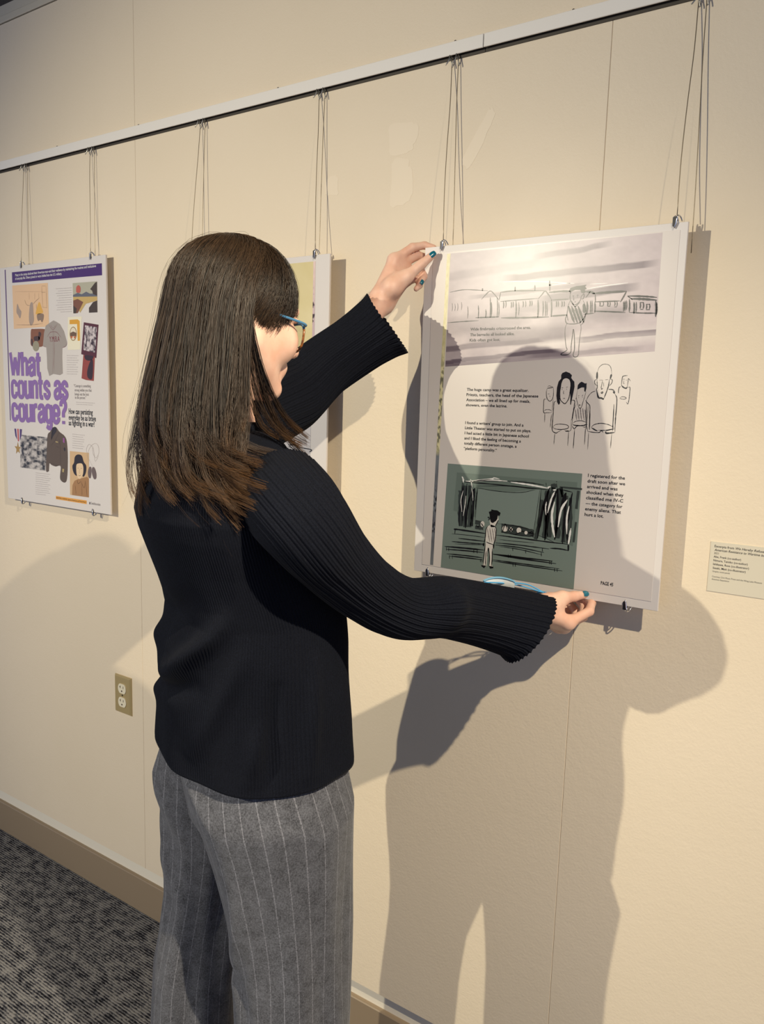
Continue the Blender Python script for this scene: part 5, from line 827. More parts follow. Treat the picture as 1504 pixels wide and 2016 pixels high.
for Hd in (HAND_LEFT, HAND_RIGHT):
    add_nail(Hd, 'thumb', .0075, .0052, .0062, tov(Hd['thumb'][3])+np.array([.0, 0, .25]))
add_nail(HAND_LEFT, 'ring', .0062, .0040, .0046, tov(HAND_LEFT['ring'][3])+np.array([.9, 0, .0]))
material('eye_white', srgb(236, 232, 228), .15); material('iris', srgb(70, 48, 34), .1)
for s in (-1, 1):
    c = HW(s*.031, .0715, -.0085)
    mbk = MB()
    u = np.linspace(0, math.pi, 12); w = np.linspace(0, 2*math.pi, 17)[:-1]
    pts = [c+.0118*(F_HEAD*math.cos(a)+math.sin(a)*(R_HEAD*math.cos(b)+U_HEAD*math.sin(b))) for a in u for b in w]
    fs = [(i*16+k, i*16+(k+1) % 16, (i+1)*16+(k+1) % 16, (i+1)*16+k) for i in range(11) for k in range(16)]
    e = mesh('eye', pts, fs, 'eye_white', person, True)
    pts = [c+.0122*(F_HEAD*math.cos(a)+math.sin(a)*(R_HEAD*math.cos(b)+U_HEAD*math.sin(b))) for a in np.linspace(0, .5, 4) for b in w]
    mesh('iris', pts, [f_ for f_ in fs if max(f_) < 64], 'iris', e, True)

# ---- sweater
def grid_faces(n, m, closed=True):
    i = np.arange(m-1)[:, None]*n; k = np.arange(n if closed else n-1)[None]
    k2 = (k+1) % n
    return np.stack([i+k, i+k2, i+n+k2, i+n+k], -1).reshape(-1, 4)
def _knit(nt, b):
    L = nt.links.new
    tc = node(nt, 'ShaderNodeTexCoord')
    n = node(nt, 'ShaderNodeTexNoise', i_Scale=900.0, i_Detail=2.0); L(tc.outputs['Object'], n.inputs['Vector'])
    r = ramp(nt, n.outputs[0], [(.3, srgb(10, 11, 17)), (.75, srgb(23, 26, 36))])
    L(r.outputs[0], b.inputs['Base Color'])
    bump(nt, b, n.outputs[0], .25, .0008)
material('black_knit', rough=.9, spec=.10, build=_knit)
MATS['black_knit'].node_tree.nodes['Principled BSDF'].inputs['Sheen Weight'].default_value = .02
MATS['black_knit'].node_tree.nodes['Principled BSDF'].inputs['Sheen Roughness'].default_value = .4
def torso_section(z):
    T_ = TORSO
    r = [np.interp(z, T_[:, 0], T_[:, k]) for k in (1, 2, 3, 4)]
    if z > 1.40:       # shoulder slope up to the neckline
        t = min(1, (z-1.40)/.066); s = t*t*(3-2*t)
        r0 = [np.interp(1.40, T_[:, 0], T_[:, k]) for k in (1, 2, 3, 4)]
        tgt = [-.052, -.022, .064, .062]
        e = math.sqrt(max(0, 1-t**1.6))
        r = [r0[0]+(tgt[0]-r0[0])*t, r0[1]+(tgt[1]-r0[1])*t, tgt[2]+(r0[2]-tgt[2])*e, tgt[3]+(r0[3]-tgt[3])*e]
    return r
def superell(t, p):
    c, s = np.cos(t), np.sin(t)
    return np.sign(c)*np.abs(c)**(2/p), np.sign(s)*np.abs(s)**(2/p)
NR = 216; N = NR*4
th = np.linspace(0, 2*math.pi, N, endpoint=False)     # 0 right, 90 front, 180 left, 270 back
zs = np.concatenate([np.linspace(.958, 1.40, 136), 1.40+.066*np.linspace(0, 1, 22)[1:]**.8])
rows = []; uvs = []
def fold(z, t, z0, t0, z1, t1, w, amp):
    """soft ridge from (z0,t0) to (z1,t1), degrees"""
    az, at = (z1-z0), math.radians(t1-t0)*.14
    pz, pt_ = z-z0, (np.angle(np.exp(1j*(t-math.radians(t0)))))*.14
    q = np.clip((pz*az+pt_*at)/(az*az+at*at), 0, 1)
    d = np.hypot(pz-q*az, pt_-q*at)
    return amp*np.exp(-(d/w)**2)*np.sin(math.pi*(.12+.76*q))
FOLDS = [(1.195, 318, 1.075, 262, 0.018, 0.01), (1.215, 322, 1.135, 285, 0.014, 0.008), (1.155, 330, 1.005, 300, 0.016, 0.007), (1.105, 300, 1.055, 235, 0.016, -0.009), (1.175, 262, 1.085, 215, 0.02, 0.007), (1.055, 340, 0.985, 335, 0.012, 0.006), (1.115, 350, 0.975, 345, 0.01, -0.006), (1.145, 10, 0.985, 5, 0.012, 0.007), (1.235, 300, 1.155, 240, 0.02, -0.006), (1.075, 270, 1.015, 215, 0.018, 0.006)]
for z in zs:
    cr, cf, wr, wf = torso_section(z)
    a, b = superell(th, 2.3)
    hemf = math.exp(-((z-.958)/.05)**2)
    disp = .0007*np.cos(th*NR)*(1 if z > .964 else .4)
    for f_ in FOLDS: disp = disp+1.5*fold(z, th, *f_)
    disp = disp+.0022*np.sin(th*9+z*14)*hemf+.002*np.sin(th*4+z*30)*np.exp(-((z-1.15)/.12)**2)
    R_ = np.hypot(a*wr, b*wf)
    k = 1+disp/R_
    # hem dips at the back and rises at the left hip
    zz = z+hemf*(-.004*np.sin(th*2+1.0)+.002*np.sin(th*5))
    rows.append(AXIS+np.outer(cr+a*wr*k, R_BODY)+np.outer(cf+b*wf*k, F_BODY)+np.outer(zz*np.ones(N), (0, 0, 1)))
# folded hem edge turning inwards
first = rows[0]; cen = first.mean(0)
rows = [cen+(first-cen)*.955+np.array([0, 0, .012]), cen+(first-cen)*.985+np.array([0, 0, -.001])]+rows
sw = mesh('sweater', np.vstack(rows), grid_faces(N, len(rows)), 'black_knit', person, True)
# ribbed neckband
col = []
for k in range(7):
    a = k/6*math.pi
    cr, cf, wr, wf = torso_section(1.466)
    t = np.linspace(0, 2*math.pi, 96, endpoint=False)
    rr = .0045*math.cos(a-math.pi/2)+.001*np.cos(t*48)
    col.append(AXIS+np.outer(cr+np.cos(t)*(wr+.001+rr), R_BODY)+np.outer(cf+np.sin(t)*(wf+.001+rr), F_BODY)+np.outer(np.ones(96)*(1.468-.009*math.cos(a)), (0, 0, 1)))
mesh('neckband', np.vstack(col), grid_faces(96, 7), 'black_knit', sw, True)

def sleeve(S, npl, shear, lumps, seed):
    shear = np.asarray(shear, float)
    r_ = np.random.default_rng(seed)
    P = np.array([s[0] for s in S]); R0 = np.array([s[1] for s in S])
    m = 130
    C = smooth_path(P, m); Rr = smooth_path(np.column_stack([R0, R0*0, R0*0]), m)[:, 0]
    T = np.gradient(C, axis=0); T /= np.linalg.norm(T, axis=1)[:, None]
    up = np.array([0, 0, 1.]); a = up-T[0]*(up@T[0]); a /= np.linalg.norm(a)
    n = npl*6; t = np.linspace(0, 2*math.pi, n, endpoint=False)
    ph = r_.normal(size=npl)
    amp = np.repeat(.75+.5*r_.random(npl), 6)
    rows = []
    L_ = np.concatenate([[0], np.cumsum(np.linalg.norm(np.diff(C, axis=0), axis=1))])
    for i in range(m):
        a = a-T[i]*(a@T[i]); a /= np.linalg.norm(a); b = np.cross(T[i], a)
        q = i/(m-1)
        wob = .55*np.sin(3*t+q*9+seed)+.35*np.sin(5*t-q*14)
        pl = .00055*amp*np.cos(t*npl+wob)+.00045*np.cos(t*npl*.5+q*8+wob)+.0005*np.cos(t*17+q*13)
        d = pl
        for (q0, a0, wq, wa, am) in lumps:
            d = d+am*np.exp(-((q-q0)/wq)**2)*np.exp(-(np.angle(np.exp(1j*(t-math.radians(a0))))/math.radians(wa))**2)
        d = d+.0016*np.sin(2*t+q*17+seed)*math.sin(math.pi*q)
        cuff = max(0, (q-.93)/.07)
        d = d+cuff*.0008*np.cos(t*npl*.5+1.0)
        rad = Rr[i]+d
        ring = np.outer(np.cos(t)*rad, a)+np.outer(np.sin(t)*rad, b)
        sw_ = max(0, (q-.55)/.45)**2
        rows.append(C[i]+ring+T[i][None, :]*(cuff*.0010*np.cos(t*npl*.5)+sw_*(ring@shear))[:, None])
    last = rows[-1]; c = last.mean(0)
    rows += [c+(last-c)*.965-T[-1]*.001, c+(last-c)*.86-T[-1]*.015, c+(last-c)*.68-T[-1]*.05]
    o = mesh('sleeve', np.vstack(rows), grid_faces(n, len(rows)), 'black_knit', sw, True)
    return o, C, T
TOCAM = np.array([.555, -.82, .139])
# lumps: position along sleeve, angle (0 up), widths, height
sleeve(SLEEVE_RIGHT, 84, -.50*TOCAM+np.array([0, 0, .30]), [(.585, 5, .040, 45, .017), (.47, 0, .05, 60, -.005), (.46, 180, .06, 50, .006), (.20, 60, .10, 50, .006), (.58, 170, .05, 60, -.003)], 3)
S0_ = np.array(SLEEVE_LEFT[0][0])
sleeve([(list(S0_*.45+NECK*.55+np.array([0, 0, -.035])), .052), (list(S0_*.78+NECK*.22+np.array([0, 0, -.012])), .062)]+SLEEVE_LEFT, 84, -.30*TOCAM, [(.50, 330, .05, 50, .010), (.60, 150, .06, 50, -.004), (.42, 180, .07, 60, .006)], 8)

# ---- trousers
def _wool(nt, b):
    L = nt.links.new
    uv = node(nt, 'ShaderNodeUVMap'); uv.uv_map = 'UVMap'
    tc = node(nt, 'ShaderNodeTexCoord')
    n = node(nt, 'ShaderNodeTexNoise', i_Scale=420.0, i_Detail=4.0, i_Roughness=.7); L(tc.outputs['Object'], n.inputs['Vector'])
    n2 = node(nt, 'ShaderNodeTexNoise', i_Scale=60.0, i_Detail=3.0); L(tc.outputs['Object'], n2.inputs['Vector'])
    mx = node(nt, 'ShaderNodeMath', operation='MULTIPLY_ADD'); L(n2.outputs[0], mx.inputs[0]); mx.inputs[1].default_value = .35; L(n.outputs[0], mx.inputs[2])
    r = ramp(nt, mx.outputs[0], [(.46, srgb(48, 48, 52)), (.86, srgb(102, 103, 110))])
    # pinstripe every 21 mm
    sp = node(nt, 'ShaderNodeSeparateXYZ'); L(uv.outputs[0], sp.inputs[0])
    md = node(nt, 'ShaderNodeMath', operation='WRAP'); L(sp.outputs[0], md.inputs[0]); md.inputs[1].default_value = .5; md.inputs[2].default_value = -.5
    ab = node(nt, 'ShaderNodeMath', operation='ABSOLUTE'); L(md.outputs[0], ab.inputs[0])
    ls = node(nt, 'ShaderNodeMapRange'); L(ab.outputs[0], ls.inputs[0]); ls.inputs[1].default_value = .015; ls.inputs[2].default_value = .045; ls.inputs[3].default_value = 1.0; ls.inputs[4].default_value = 0.0
    brk = node(nt, 'ShaderNodeMath', operation='MULTIPLY'); L(ls.outputs[0], brk.inputs[0])
    rr = node(nt, 'ShaderNodeMapRange'); L(n.outputs[0], rr.inputs[0]); rr.inputs[1].default_value = .35; rr.inputs[2].default_value = .6; rr.inputs[3].default_value = .15; rr.inputs[4].default_value = .8
    L(rr.outputs[0], brk.inputs[1])
    mix = node(nt, 'ShaderNodeMix', data_type='RGBA'); L(brk.outputs[0], mix.inputs[0]); L(r.outputs[0], mix.inputs[6])
    mix.inputs[7].default_value = (*srgb(134, 134, 142), 1)
    L(mix.outputs[2], b.inputs['Base Color'])
    bump(nt, b, n.outputs[0], .35, .001)
material('grey_wool', rough=.95, spec=.1, build=_wool)
MATS['grey_wool'].node_tree.nodes['Principled BSDF'].inputs['Sheen Weight'].default_value = .15
def leg(LG, name, seed, parent, nstripe):
    n = 160; t = np.linspace(0, 2*math.pi, n+1)
    zs_ = np.concatenate([np.linspace(1.05, .45, 70), np.linspace(.45, .025, 40)[1:]])
    o = np.argsort(LG[:, 0]); rows = []; uv = []
    for z in zs_:
        cr, cf, wr, wf = [np.interp(z, LG[o, 0], LG[o, k]) for k in (1, 2, 3, 4)]
        ks = np.interp(z, [.90, .945, .985], [1, .95, .82]); wr *= ks; wf *= ks
        a, b = superell(t, 2.1)
        amp = np.clip((1.0-z)/.3, 0, 1)
        d = amp*(.0035*np.sin(3*t+seed+z*5)+.003*np.sin(5*t+seed*2-z*9)+.002*np.sin(9*t+z*6))
        if name == 'right':
            d = d+fold(z, t, .90, 230, .72, 262, .018, -.010)+fold(z, t, .78, 300, .62, 268, .02, .008)+fold(z, t, .70, 250, .60, 285, .02, -.008)
        else:
            d = d+fold(z, t, .90, 250, .82, 300, .025, .005)+fold(z, t, .84, 240, .76, 300, .025, -.006)+fold(z, t, .74, 250, .66, 310, .025, .006)
        k = 1+d/np.hypot(a*wr, b*wf)
        rr_, ff_ = cr+a*wr*k, cf+b*wf*k
        if z > .88:                                  # tucked under the sweater hem
            sc_, sf_, sr_, sw2 = torso_section(z); lim = np.interp(z, [.88, .945, .965], [1.12, .985, .93])
            e_ = np.sqrt(((rr_-sc_)/sr_)**2+((ff_-sf_)/sw2)**2); q_ = np.where(e_ > lim, lim/e_, 1.0)
            rr_, ff_ = sc_+(rr_-sc_)*q_, sf_+(ff_-sf_)*q_
        rows.append(AXIS+np.outer(rr_, R_BODY)+np.outer(ff_, F_BODY)+np.outer(np.full(n+1, z), (0, 0, 1)))
        uv.append(np.column_stack([t/(2*math.pi)*nstripe, np.full(n+1, z)]))
    V_ = np.vstack(rows)
    F_ = grid_faces(n+1, len(rows), closed=False)[:, ::-1]
    return mesh('trouser_leg', V_, F_, 'grey_wool', parent, True, uv=np.vstack(uv))
tr_root = None
# seat of the trousers: one tube over both hips, the legs are its children
n = 160; t = np.linspace(0, 2*math.pi, n+1); rows = []; uv = []
for z in np.linspace(1.01, .84, 26):
    s = (1.01-z)/.17
    wr, wf = .136+.010*s-.03*max(0, s-.6)**1.2, .104-.030*max(0, s-.45)
    a, b = superell(t, 2.3)
    rows.append(AXIS+LEAN_DIR*.12+np.outer(.006+a*wr*1.08, R_BODY)+np.outer(.010+b*wf*1.08, F_BODY)+np.outer(np.full(n+1, z), (0, 0, 1)))
    uv.append(np.column_stack([t/(2*math.pi)*40, np.full(n+1, z)]))
trousers = mesh('trousers', np.vstack(rows), grid_faces(n+1, 26, closed=False)[:, ::-1], 'grey_wool', person, True, uv=np.vstack(uv))
leg(LEG_RIGHT, 'right', 1.0, trousers, 27); leg(LEG_LEFT, 'left', 2.3, trousers, 24)
# ---- shoes
material('shoe_leather', srgb(24, 22, 22), .35); material('shoe_sole', srgb(40, 36, 34), .7)
for LG in (LEG_RIGHT, LEG_LEFT):
    c0 = BW0(LG[-1][1], LG[-1][2], 0)
    prof = []; st_ = np.linspace(0, 1, 15)
    def shoe(zf, k):
        rows = []
        for q in st_:
            y_ = -.085+.255*q
            w = (.031+.012*math.sin(math.pi*min(1, q*1.15))-.004*math.cos(q*6))*math.sqrt(max(.02, 1-max(0, (q-.78)/.22)**2))*math.sqrt(max(.05, 1-max(0, (.12-q)/.12)**2))*k
            h = zf(q)
            tt = np.linspace(0, 2*math.pi, 17)[:-1]
            rows.append([c0+F_BODY*y_+R_BODY*(w*math.cos(a))+np.array([0, 0, h[0]+(h[1]-h[0])*(.5+.5*math.sin(a))]) for a in tt])
        return np.array(rows).reshape(-1, 3)
    up_ = shoe(lambda q: (.012, .092-.046*min(1, max(0, (q-.22)/.42))), 1.0)
    sl = shoe(lambda q: (.001, .014), 1.06)
    sh = mesh('shoe', up_, grid_faces(16, 15), 'shoe_leather', person, True)
    mesh('sole', sl, grid_faces(16, 15), 'shoe_sole', sh, True)

# ---- hair: strands combed from the crown, falling over shoulders and back
def _hair(nt, b):
    a = node(nt, 'ShaderNodeVertexColor', layer_name='Col'); nt.links.new(a.outputs[0], b.inputs['Base Color'])
material('brown_hair', rough=.40, spec=.38, build=_hair)
material('scalp_hair', srgb(44, 34, 27), .5)
SK_C = np.array([0, -.004, .018]); SK_R = np.array([.070, .080, .078])
PT = math.radians(-14)      # crown lies a little behind the top
def skull(phi, el, off):
    """head-local point over the scalp; phi 0 front, 90 right, 180 back (radians)"""
    u = np.stack([np.cos(el)*np.sin(phi), np.cos(el)*np.cos(phi), np.sin(el)], -1)
    y, z = u[..., 1], u[..., 2]
    u = np.stack([u[..., 0], y*math.cos(PT)+z*math.sin(PT), -y*math.sin(PT)+z*math.cos(PT)], -1)
    return SK_C+u*SK_R+u*off[..., None]
def to_world(p): return HEAD+HS*(p[..., :1]*R_HEAD+p[..., 1:2]*F_HEAD+p[..., 2:]*U_HEAD)
F_H2 = np.array([F_HEAD[0], F_HEAD[1], 0]); F_H2 /= np.linalg.norm(F_H2)
SEC_Z = np.linspace(1.0, 1.466, 60); SEC = np.array([torso_section(z) for z in SEC_Z])
def push_out(p, gap):
    q = p.reshape(-1, 3).copy(); g = np.broadcast_to(gap[:, None], p.shape[:2]).ravel()
    z = q[:, 2]; m = z < 1.466
    cr, cf, wr, wf = [np.interp(z, SEC_Z, SEC[:, k]) for k in range(4)]
    d = q-AXIS; r = d@R_BODY-cr; f = d@F_BODY-cf
    e = np.sqrt((r/(wr+g))**2+(f/(wf+g))**2)+1e-6
    k = np.where(m & (e < 1), 1/e, 1.0)
    k = np.minimum(k, 2.5)
    q = q+np.outer(r*(k-1), R_BODY)+np.outer(f*(k-1), F_BODY)
    for S in (SLEEVE_RIGHT, SLEEVE_LEFT):
        for i in range(3):
            a, b = np.array(S[i][0]), np.array(S[i+1][0]); ra, rb = S[i][1], S[i+1][1]
            ab = b-a; t = np.clip(((q-a)@ab)/(ab@ab), 0, 1); c = a+t[:, None]*ab; v = q-c
            L_ = np.linalg.norm(v, axis=1)+1e-9; R_ = ra+(rb-ra)*t+g+.003
            kk = np.where(L_ < R_, R_/L_, 1.0); q = c+v*kk[:, None]
    return q.reshape(p.shape)
K1, K2 = 6, 9
def strand_ctrl(phi0, el0, lay, ln, kind, rg):
    """control points (n, K1+K2, 3) in world space"""
    n = len(phi0); cp = np.empty((n, K1+K2, 3))
    off = .004+.015*lay
    sd = np.sign(phi0); ap = np.abs(phi0)
    if kind == 'bang':
        el_end = np.radians(np.interp(np.degrees(phi0), [-60, -30, 0, 30, 60, 104], [-27, -29, -29, -30, -34, -36]))+.14*rg.standard_normal(n)
        for k in range(K1+K2):
            t = k/(K1+K2-1); el = el0+(el_end-el0)*t
            ph = phi0*(.70+.30*t)+np.where(phi0 > .5, .42*(phi0-.5), 0)*t**1.6
            lift = .004*math.sin(math.pi*min(1, t*1.1))+.011*t*t*np.clip(1-np.abs(phi0)/1.2, 0, 1)
            cp[:, k] = to_world(skull(ph, el, off*(.25+.40*min(1, t*3))+lift))
        return cp
    lock = kind == 'lock'
    deg0 = np.degrees(ap)
    tg = np.where(deg0 < 180, 105+(np.clip(deg0, 38, 180)-38)*(75/142), 180.0)
    if lock: tg = 106+.10*(deg0-38)
    tgt = np.radians(tg)
    el_end = np.radians(np.interp(tg, [90, 120, 180], [14, 10, 12]))
    for k in range(K1):
        t = k/(K1-1)
        ph = sd*(ap+(tgt-ap)*t**1.3)
        cp[:, k] = to_world(skull(ph, el0+(el_end-el0)*t, off*(.35+.65*min(1, t*2.0))))
    pe = cp[:, K1-1]; ph = sd*tgt
    out = np.outer(np.sin(ph), R_HEAD)+np.outer(np.cos(ph), F_H2)
    side = np.outer(np.cos(ph), R_HEAD)-np.outer(np.sin(ph), F_H2)
    dr = np.interp(tg, [90, 98, 110, 130, 160, 180], [.012, .020, .030, .058, .066, .062])
    fw = np.interp(tg, [98, 108, 120, 140, 180], [-.020, -.036, -.036, -.026, -.006])
    if lock: fw = np.interp(tg, [106, 110, 115], [.11, .08, .03]); dr = dr*0+.030
    for k in range(1, K2+1):
        s = k/K2
        curl = np.clip((s-.74)/.26, 0, 1)**1.8
        p = pe.copy(); p[:, 2] -= ln*(s-.13*curl)
        p += out*((.004+dr*s**1.35)*(.45+.55*lay))[:, None]*min(1, s*3)
        p += F_H2*(fw*s**(2.6 if lock else 1.7))[:, None]
        if not lock: p += (-out*.50+F_H2*.45+R_BODY*.15)*(.095*curl*np.clip(np.interp(tg, [100, 115, 132, 180], [.0, .25, .9, 1.0]), 0, 1)[:, None])
        wv = (.0065*np.sin(s*6.0+phi0*9)+.004*np.sin(s*11+phi0*23))*s**1.2
        p += side*wv[:, None]
        cp[:, K1+k-1] = p
    gap = .004+.012*lay
    cp[:, K1:] = push_out(cp[:, K1:], gap)
    return cp
def resample(cp, m):
    n, K, _ = cp.shape
    P = np.concatenate([2*cp[:, :1]-cp[:, 1:2], cp, 2*cp[:, -1:]-cp[:, -2:-1]], 1)
    out = np.empty((n, m, 3))
    for j, t in enumerate(np.linspace(0, K-1-1e-6, m)):
        i = int(t); u = t-i; a, b, c, d = P[:, i], P[:, i+1], P[:, i+2], P[:, i+3]
        out[:, j] = .5*((2*b)+(-a+c)*u+(2*a-5*b+4*c-d)*u*u+(-a+3*b-3*c+d)*u**3)
    return out
def strands_mesh(C, rad, colr, name, parent):
    n, m, _ = C.shape
    T = np.gradient(C, axis=1); T /= np.linalg.norm(T, axis=2, keepdims=True)+1e-12
    ref = np.broadcast_to(np.array([.3, .8, .5]), T.shape)
    A = np.cross(T, ref); A /= np.linalg.norm(A, axis=2, keepdims=True)+1e-12
    B = np.cross(T, A)
    V = np.empty((n, m, 3, 3))
    for k in range(3):
        a = 2*math.pi*k/3; V[:, :, k] = C+(A*math.cos(a)+B*math.sin(a))*rad[..., None]
    i = (np.arange(n)[:, None, None]*m+np.arange(m-1)[None, :, None])*3; k = np.arange(3)[None, None]; k2 = (k+1) % 3
    F_ = np.stack([i+k, i+k2, i+3+k2, i+3+k], -1).reshape(-1, 4)
    cc = np.repeat(colr[:, :, None, :], 3, 2).reshape(-1, 3)
    return mesh(name, V.reshape(-1, 3), F_, 'brown_hair', parent, True, col=cc)
def family(n, nclump, kind, seed, m, tight, wid, rng_phi=(38, 180), rng_el=(20, 86), right=.62, len_k=1.0):
    rg = np.random.default_rng(seed)
    def params(k):
        if kind == 'bang':
            ph = np.radians(rg.uniform(rng_phi[0], rng_phi[1], k)); el = np.radians(rg.uniform(rng_el[0], rng_el[1], k))
        else:
            ph = np.radians(rg.uniform(rng_phi[0], rng_phi[1], k))*np.where(rg.random(k) < right, 1, -1); el = np.radians(rng_el[0]+(rng_el[1]-rng_el[0])*rg.random(k)**.75)
        lay = np.clip((np.degrees(el)-20)/66+.12*rg.standard_normal(k), 0, 1.1)
        d = np.degrees(np.abs(ph))
        ln = np.interp(d, [38, 60, 85, 120, 180], [.275, .290, .318, .318, .300])*(1+.07*rg.standard_normal(k))*len_k
        return ph, el, lay, ln
    cph, cel, clay, cln = params(nclump)
    CC = resample(strand_ctrl(cph, cel, clay, cln, kind, rg), m)
    which = rg.integers(0, nclump, n)
    ph = cph[which]+math.radians(6.5)*rg.standard_normal(n); el = np.clip(cel[which]+math.radians(6)*rg.standard_normal(n), .25, 1.5)
    lay = np.clip(clay[which]+.10*rg.standard_normal(n), 0, 1.15); ln = cln[which]*(1+.06*rg.standard_normal(n))
    if kind != 'bang': ph = np.sign(ph)*np.clip(np.abs(ph), math.radians(34), math.pi)
    C = resample(strand_ctrl(ph, el, lay, ln, kind, rg), m)
    for _ in range(5): C[:, 1:-1] = .5*C[:, 1:-1]+.25*(C[:, :-2]+C[:, 2:]); CC[:, 1:-1] = .5*CC[:, 1:-1]+.25*(CC[:, :-2]+CC[:, 2:])
    if kind == 'long':
        cu = (np.linspace(0, 1, m)**4.5)[None, :, None]; wz = np.interp(np.degrees(np.abs(cph)), [38, 75, 110, 180], [.12, .35, 1, 1])[:, None, None]; CC = CC+cu*wz*(R_HEAD*rg.normal(.022, .020, nclump)[:, None, None]+F_H2*rg.normal(.036, .026, nclump)[:, None, None]+np.array([0, 0, 1.])*rg.normal(.020, .012, nclump)[:, None, None])
    t = np.linspace(0, 1, m)
    w = tight*np.clip((t-.25)/.6, 0, 1)*(1+.25*t**3)
    C = C*(1-w[None, :, None])+CC[which]*w[None, :, None]
    ph1, ph2, ph3 = rg.uniform(0, 6.28, (3, n))
    amp = (.0008+.0016*rg.random(n))[:, None]*t[None]
    C[..., 0] += amp*np.sin(7*t[None]+ph1[:, None]); C[..., 1] += amp*np.sin(6*t[None]+ph2[:, None]); C[..., 2] += .5*amp*np.sin(5*t[None]+ph3[:, None])
    C += (rg.standard_normal((n, 3))*.0020)[:, None]*np.clip(t*1.5, 0, 1)[None, :, None]
    rad = wid*(.75+.5*rg.random(n))[:, None]*np.clip(1.15-.75*t[None]**2, .3, 1)
    tone = np.clip(.46+.26*rg.standard_normal(nclump)[which]+.16*rg.standard_normal(n), 0, 1)
    dark, light, tip = np.array(srgb(28, 21, 16)), np.array(srgb(80, 61, 45)), np.array(srgb(126, 88, 52))
    c = dark+(light-dark)*tone[:, None]
    tt = np.clip((t-.72)/.28, 0, 1)[None, :, None]**1.6*(.15+.65*rg.random(n))[:, None, None]
    colr = c[:, None]*(1-tt)+tip*tt if kind != 'bang' else np.repeat(c[:, None], m, 1)
    return C, np.broadcast_to(rad, (n, m)), colr
CA, RA_, KA = family(11500, 300, 'long', 5, 18, .66, .00030)
CB, RB_, KB = family(2700, 100, 'bang', 6, 14, .45, .00028, (-55, 104), (34, 80))
hair = strands_mesh(CA, RA_, KA, 'hair', person)
strands_mesh(CB, RB_, KB, 'fringe', hair)
CS, RS_, KS = family(1100, 46, 'bang', 16, 14, .5, .00028, (48, 116), (26, 66))
strands_mesh(CS, RS_, KS, 'side_fringe', hair)
CL, RL_, KL = family(260, 7, 'lock', 12, 18, .80, .00028, (38, 110), (25, 60), 1.0, .88)
strands_mesh(CL, RL_, KL, 'shoulder_lock', hair)
# loose fly-away hairs
CF, RF, KF = family(170, 170, 'long', 9, 20, .0, .00014)
rg = np.random.default_rng(3); tt_ = np.linspace(0, 1, 20)
dirs = rg.standard_normal((170, 3)); CF = CF+dirs[:, None]*(.012*tt_**1.2)[None, :, None]
out = CF-HEAD; CF = CF+out/(np.linalg.norm(out, axis=2, keepdims=True)+1e-9)*(.010*np.sin(math.pi*np.minimum(1, tt_*1.5))*rg.random((170, 1)))[..., None]
strands_mesh(CF, RF, KF, 'stray_hairs', hair)
# scalp cap under the strands
el = np.radians(np.linspace(90, -28, 26)); ph = np.linspace(0, 2*math.pi, 60, endpoint=False)
cap = []
for e in el:
    lim = np.radians(np.interp(np.degrees(np.abs(np.angle(np.exp(1j*ph)))), [0, 40, 75, 100, 130, 180], [38, 30, -5, -25, -28, -28]))
    cap.append(to_world(skull(ph, np.maximum(e, lim), np.full(60, .0025))))
mesh('scalp_cap', np.vstack(cap), grid_faces(60, 26), 'scalp_hair', hair, True)

# ------------------------------------------------------------------ eyeglasses
material('frame_blue', srgb(74, 128, 168), .25)
def _tort(nt, b):
    L = nt.links.new
    tc = node(nt, 'ShaderNodeTexCoord'); n = node(nt, 'ShaderNodeTexNoise', i_Scale=160.0, i_Detail=2.0); L(tc.outputs['Object'], n.inputs['Vector'])
    r = ramp(nt, n.outputs[0], [(.42, srgb(34, 20, 14)), (.62, srgb(150, 92, 44))]); L(r.outputs[0], b.inputs['Base Color'])
material('frame_tortoise', rough=.22, build=_tort)
def _lens(nt, b):
    L = nt.links.new
    out = nt.nodes['Material Output']; tr_ = node(nt, 'ShaderNodeBsdfTransparent'); gl_ = node(nt, 'ShaderNodeBsdfGlossy'); gl_.inputs['Roughness'].default_value = .02
    tr_.inputs[0].default_value = (.96, .97, .96, 1)
    mx = node(nt, 'ShaderNodeMixShader'); mx.inputs[0].default_value = .06; L(tr_.outputs[0], mx.inputs[1]); L(gl_.outputs[0], mx.inputs[2]); L(mx.outputs[0], out.inputs[0])
material('lens_glass', build=_lens)
gls = empty('eyeglasses', tuple(HW(0, .108, -.03))); tag(gls, 'blue and tortoiseshell framed eyeglasses worn by the visitor', 'glasses')
GZ = -.0230
def rim_pt(s, t, k=1.0):
    c, d = math.cos(t), math.sin(t)
    x = .0245*math.copysign(abs(c)**.72, c)*k; z = .0205*math.copysign(abs(d)**.72, d)*k*(1.0 if d > 0 else 1.06)
    return HW(s*.0335+x, .0925-abs(s*.0335+x)**2*1.6, GZ+z)
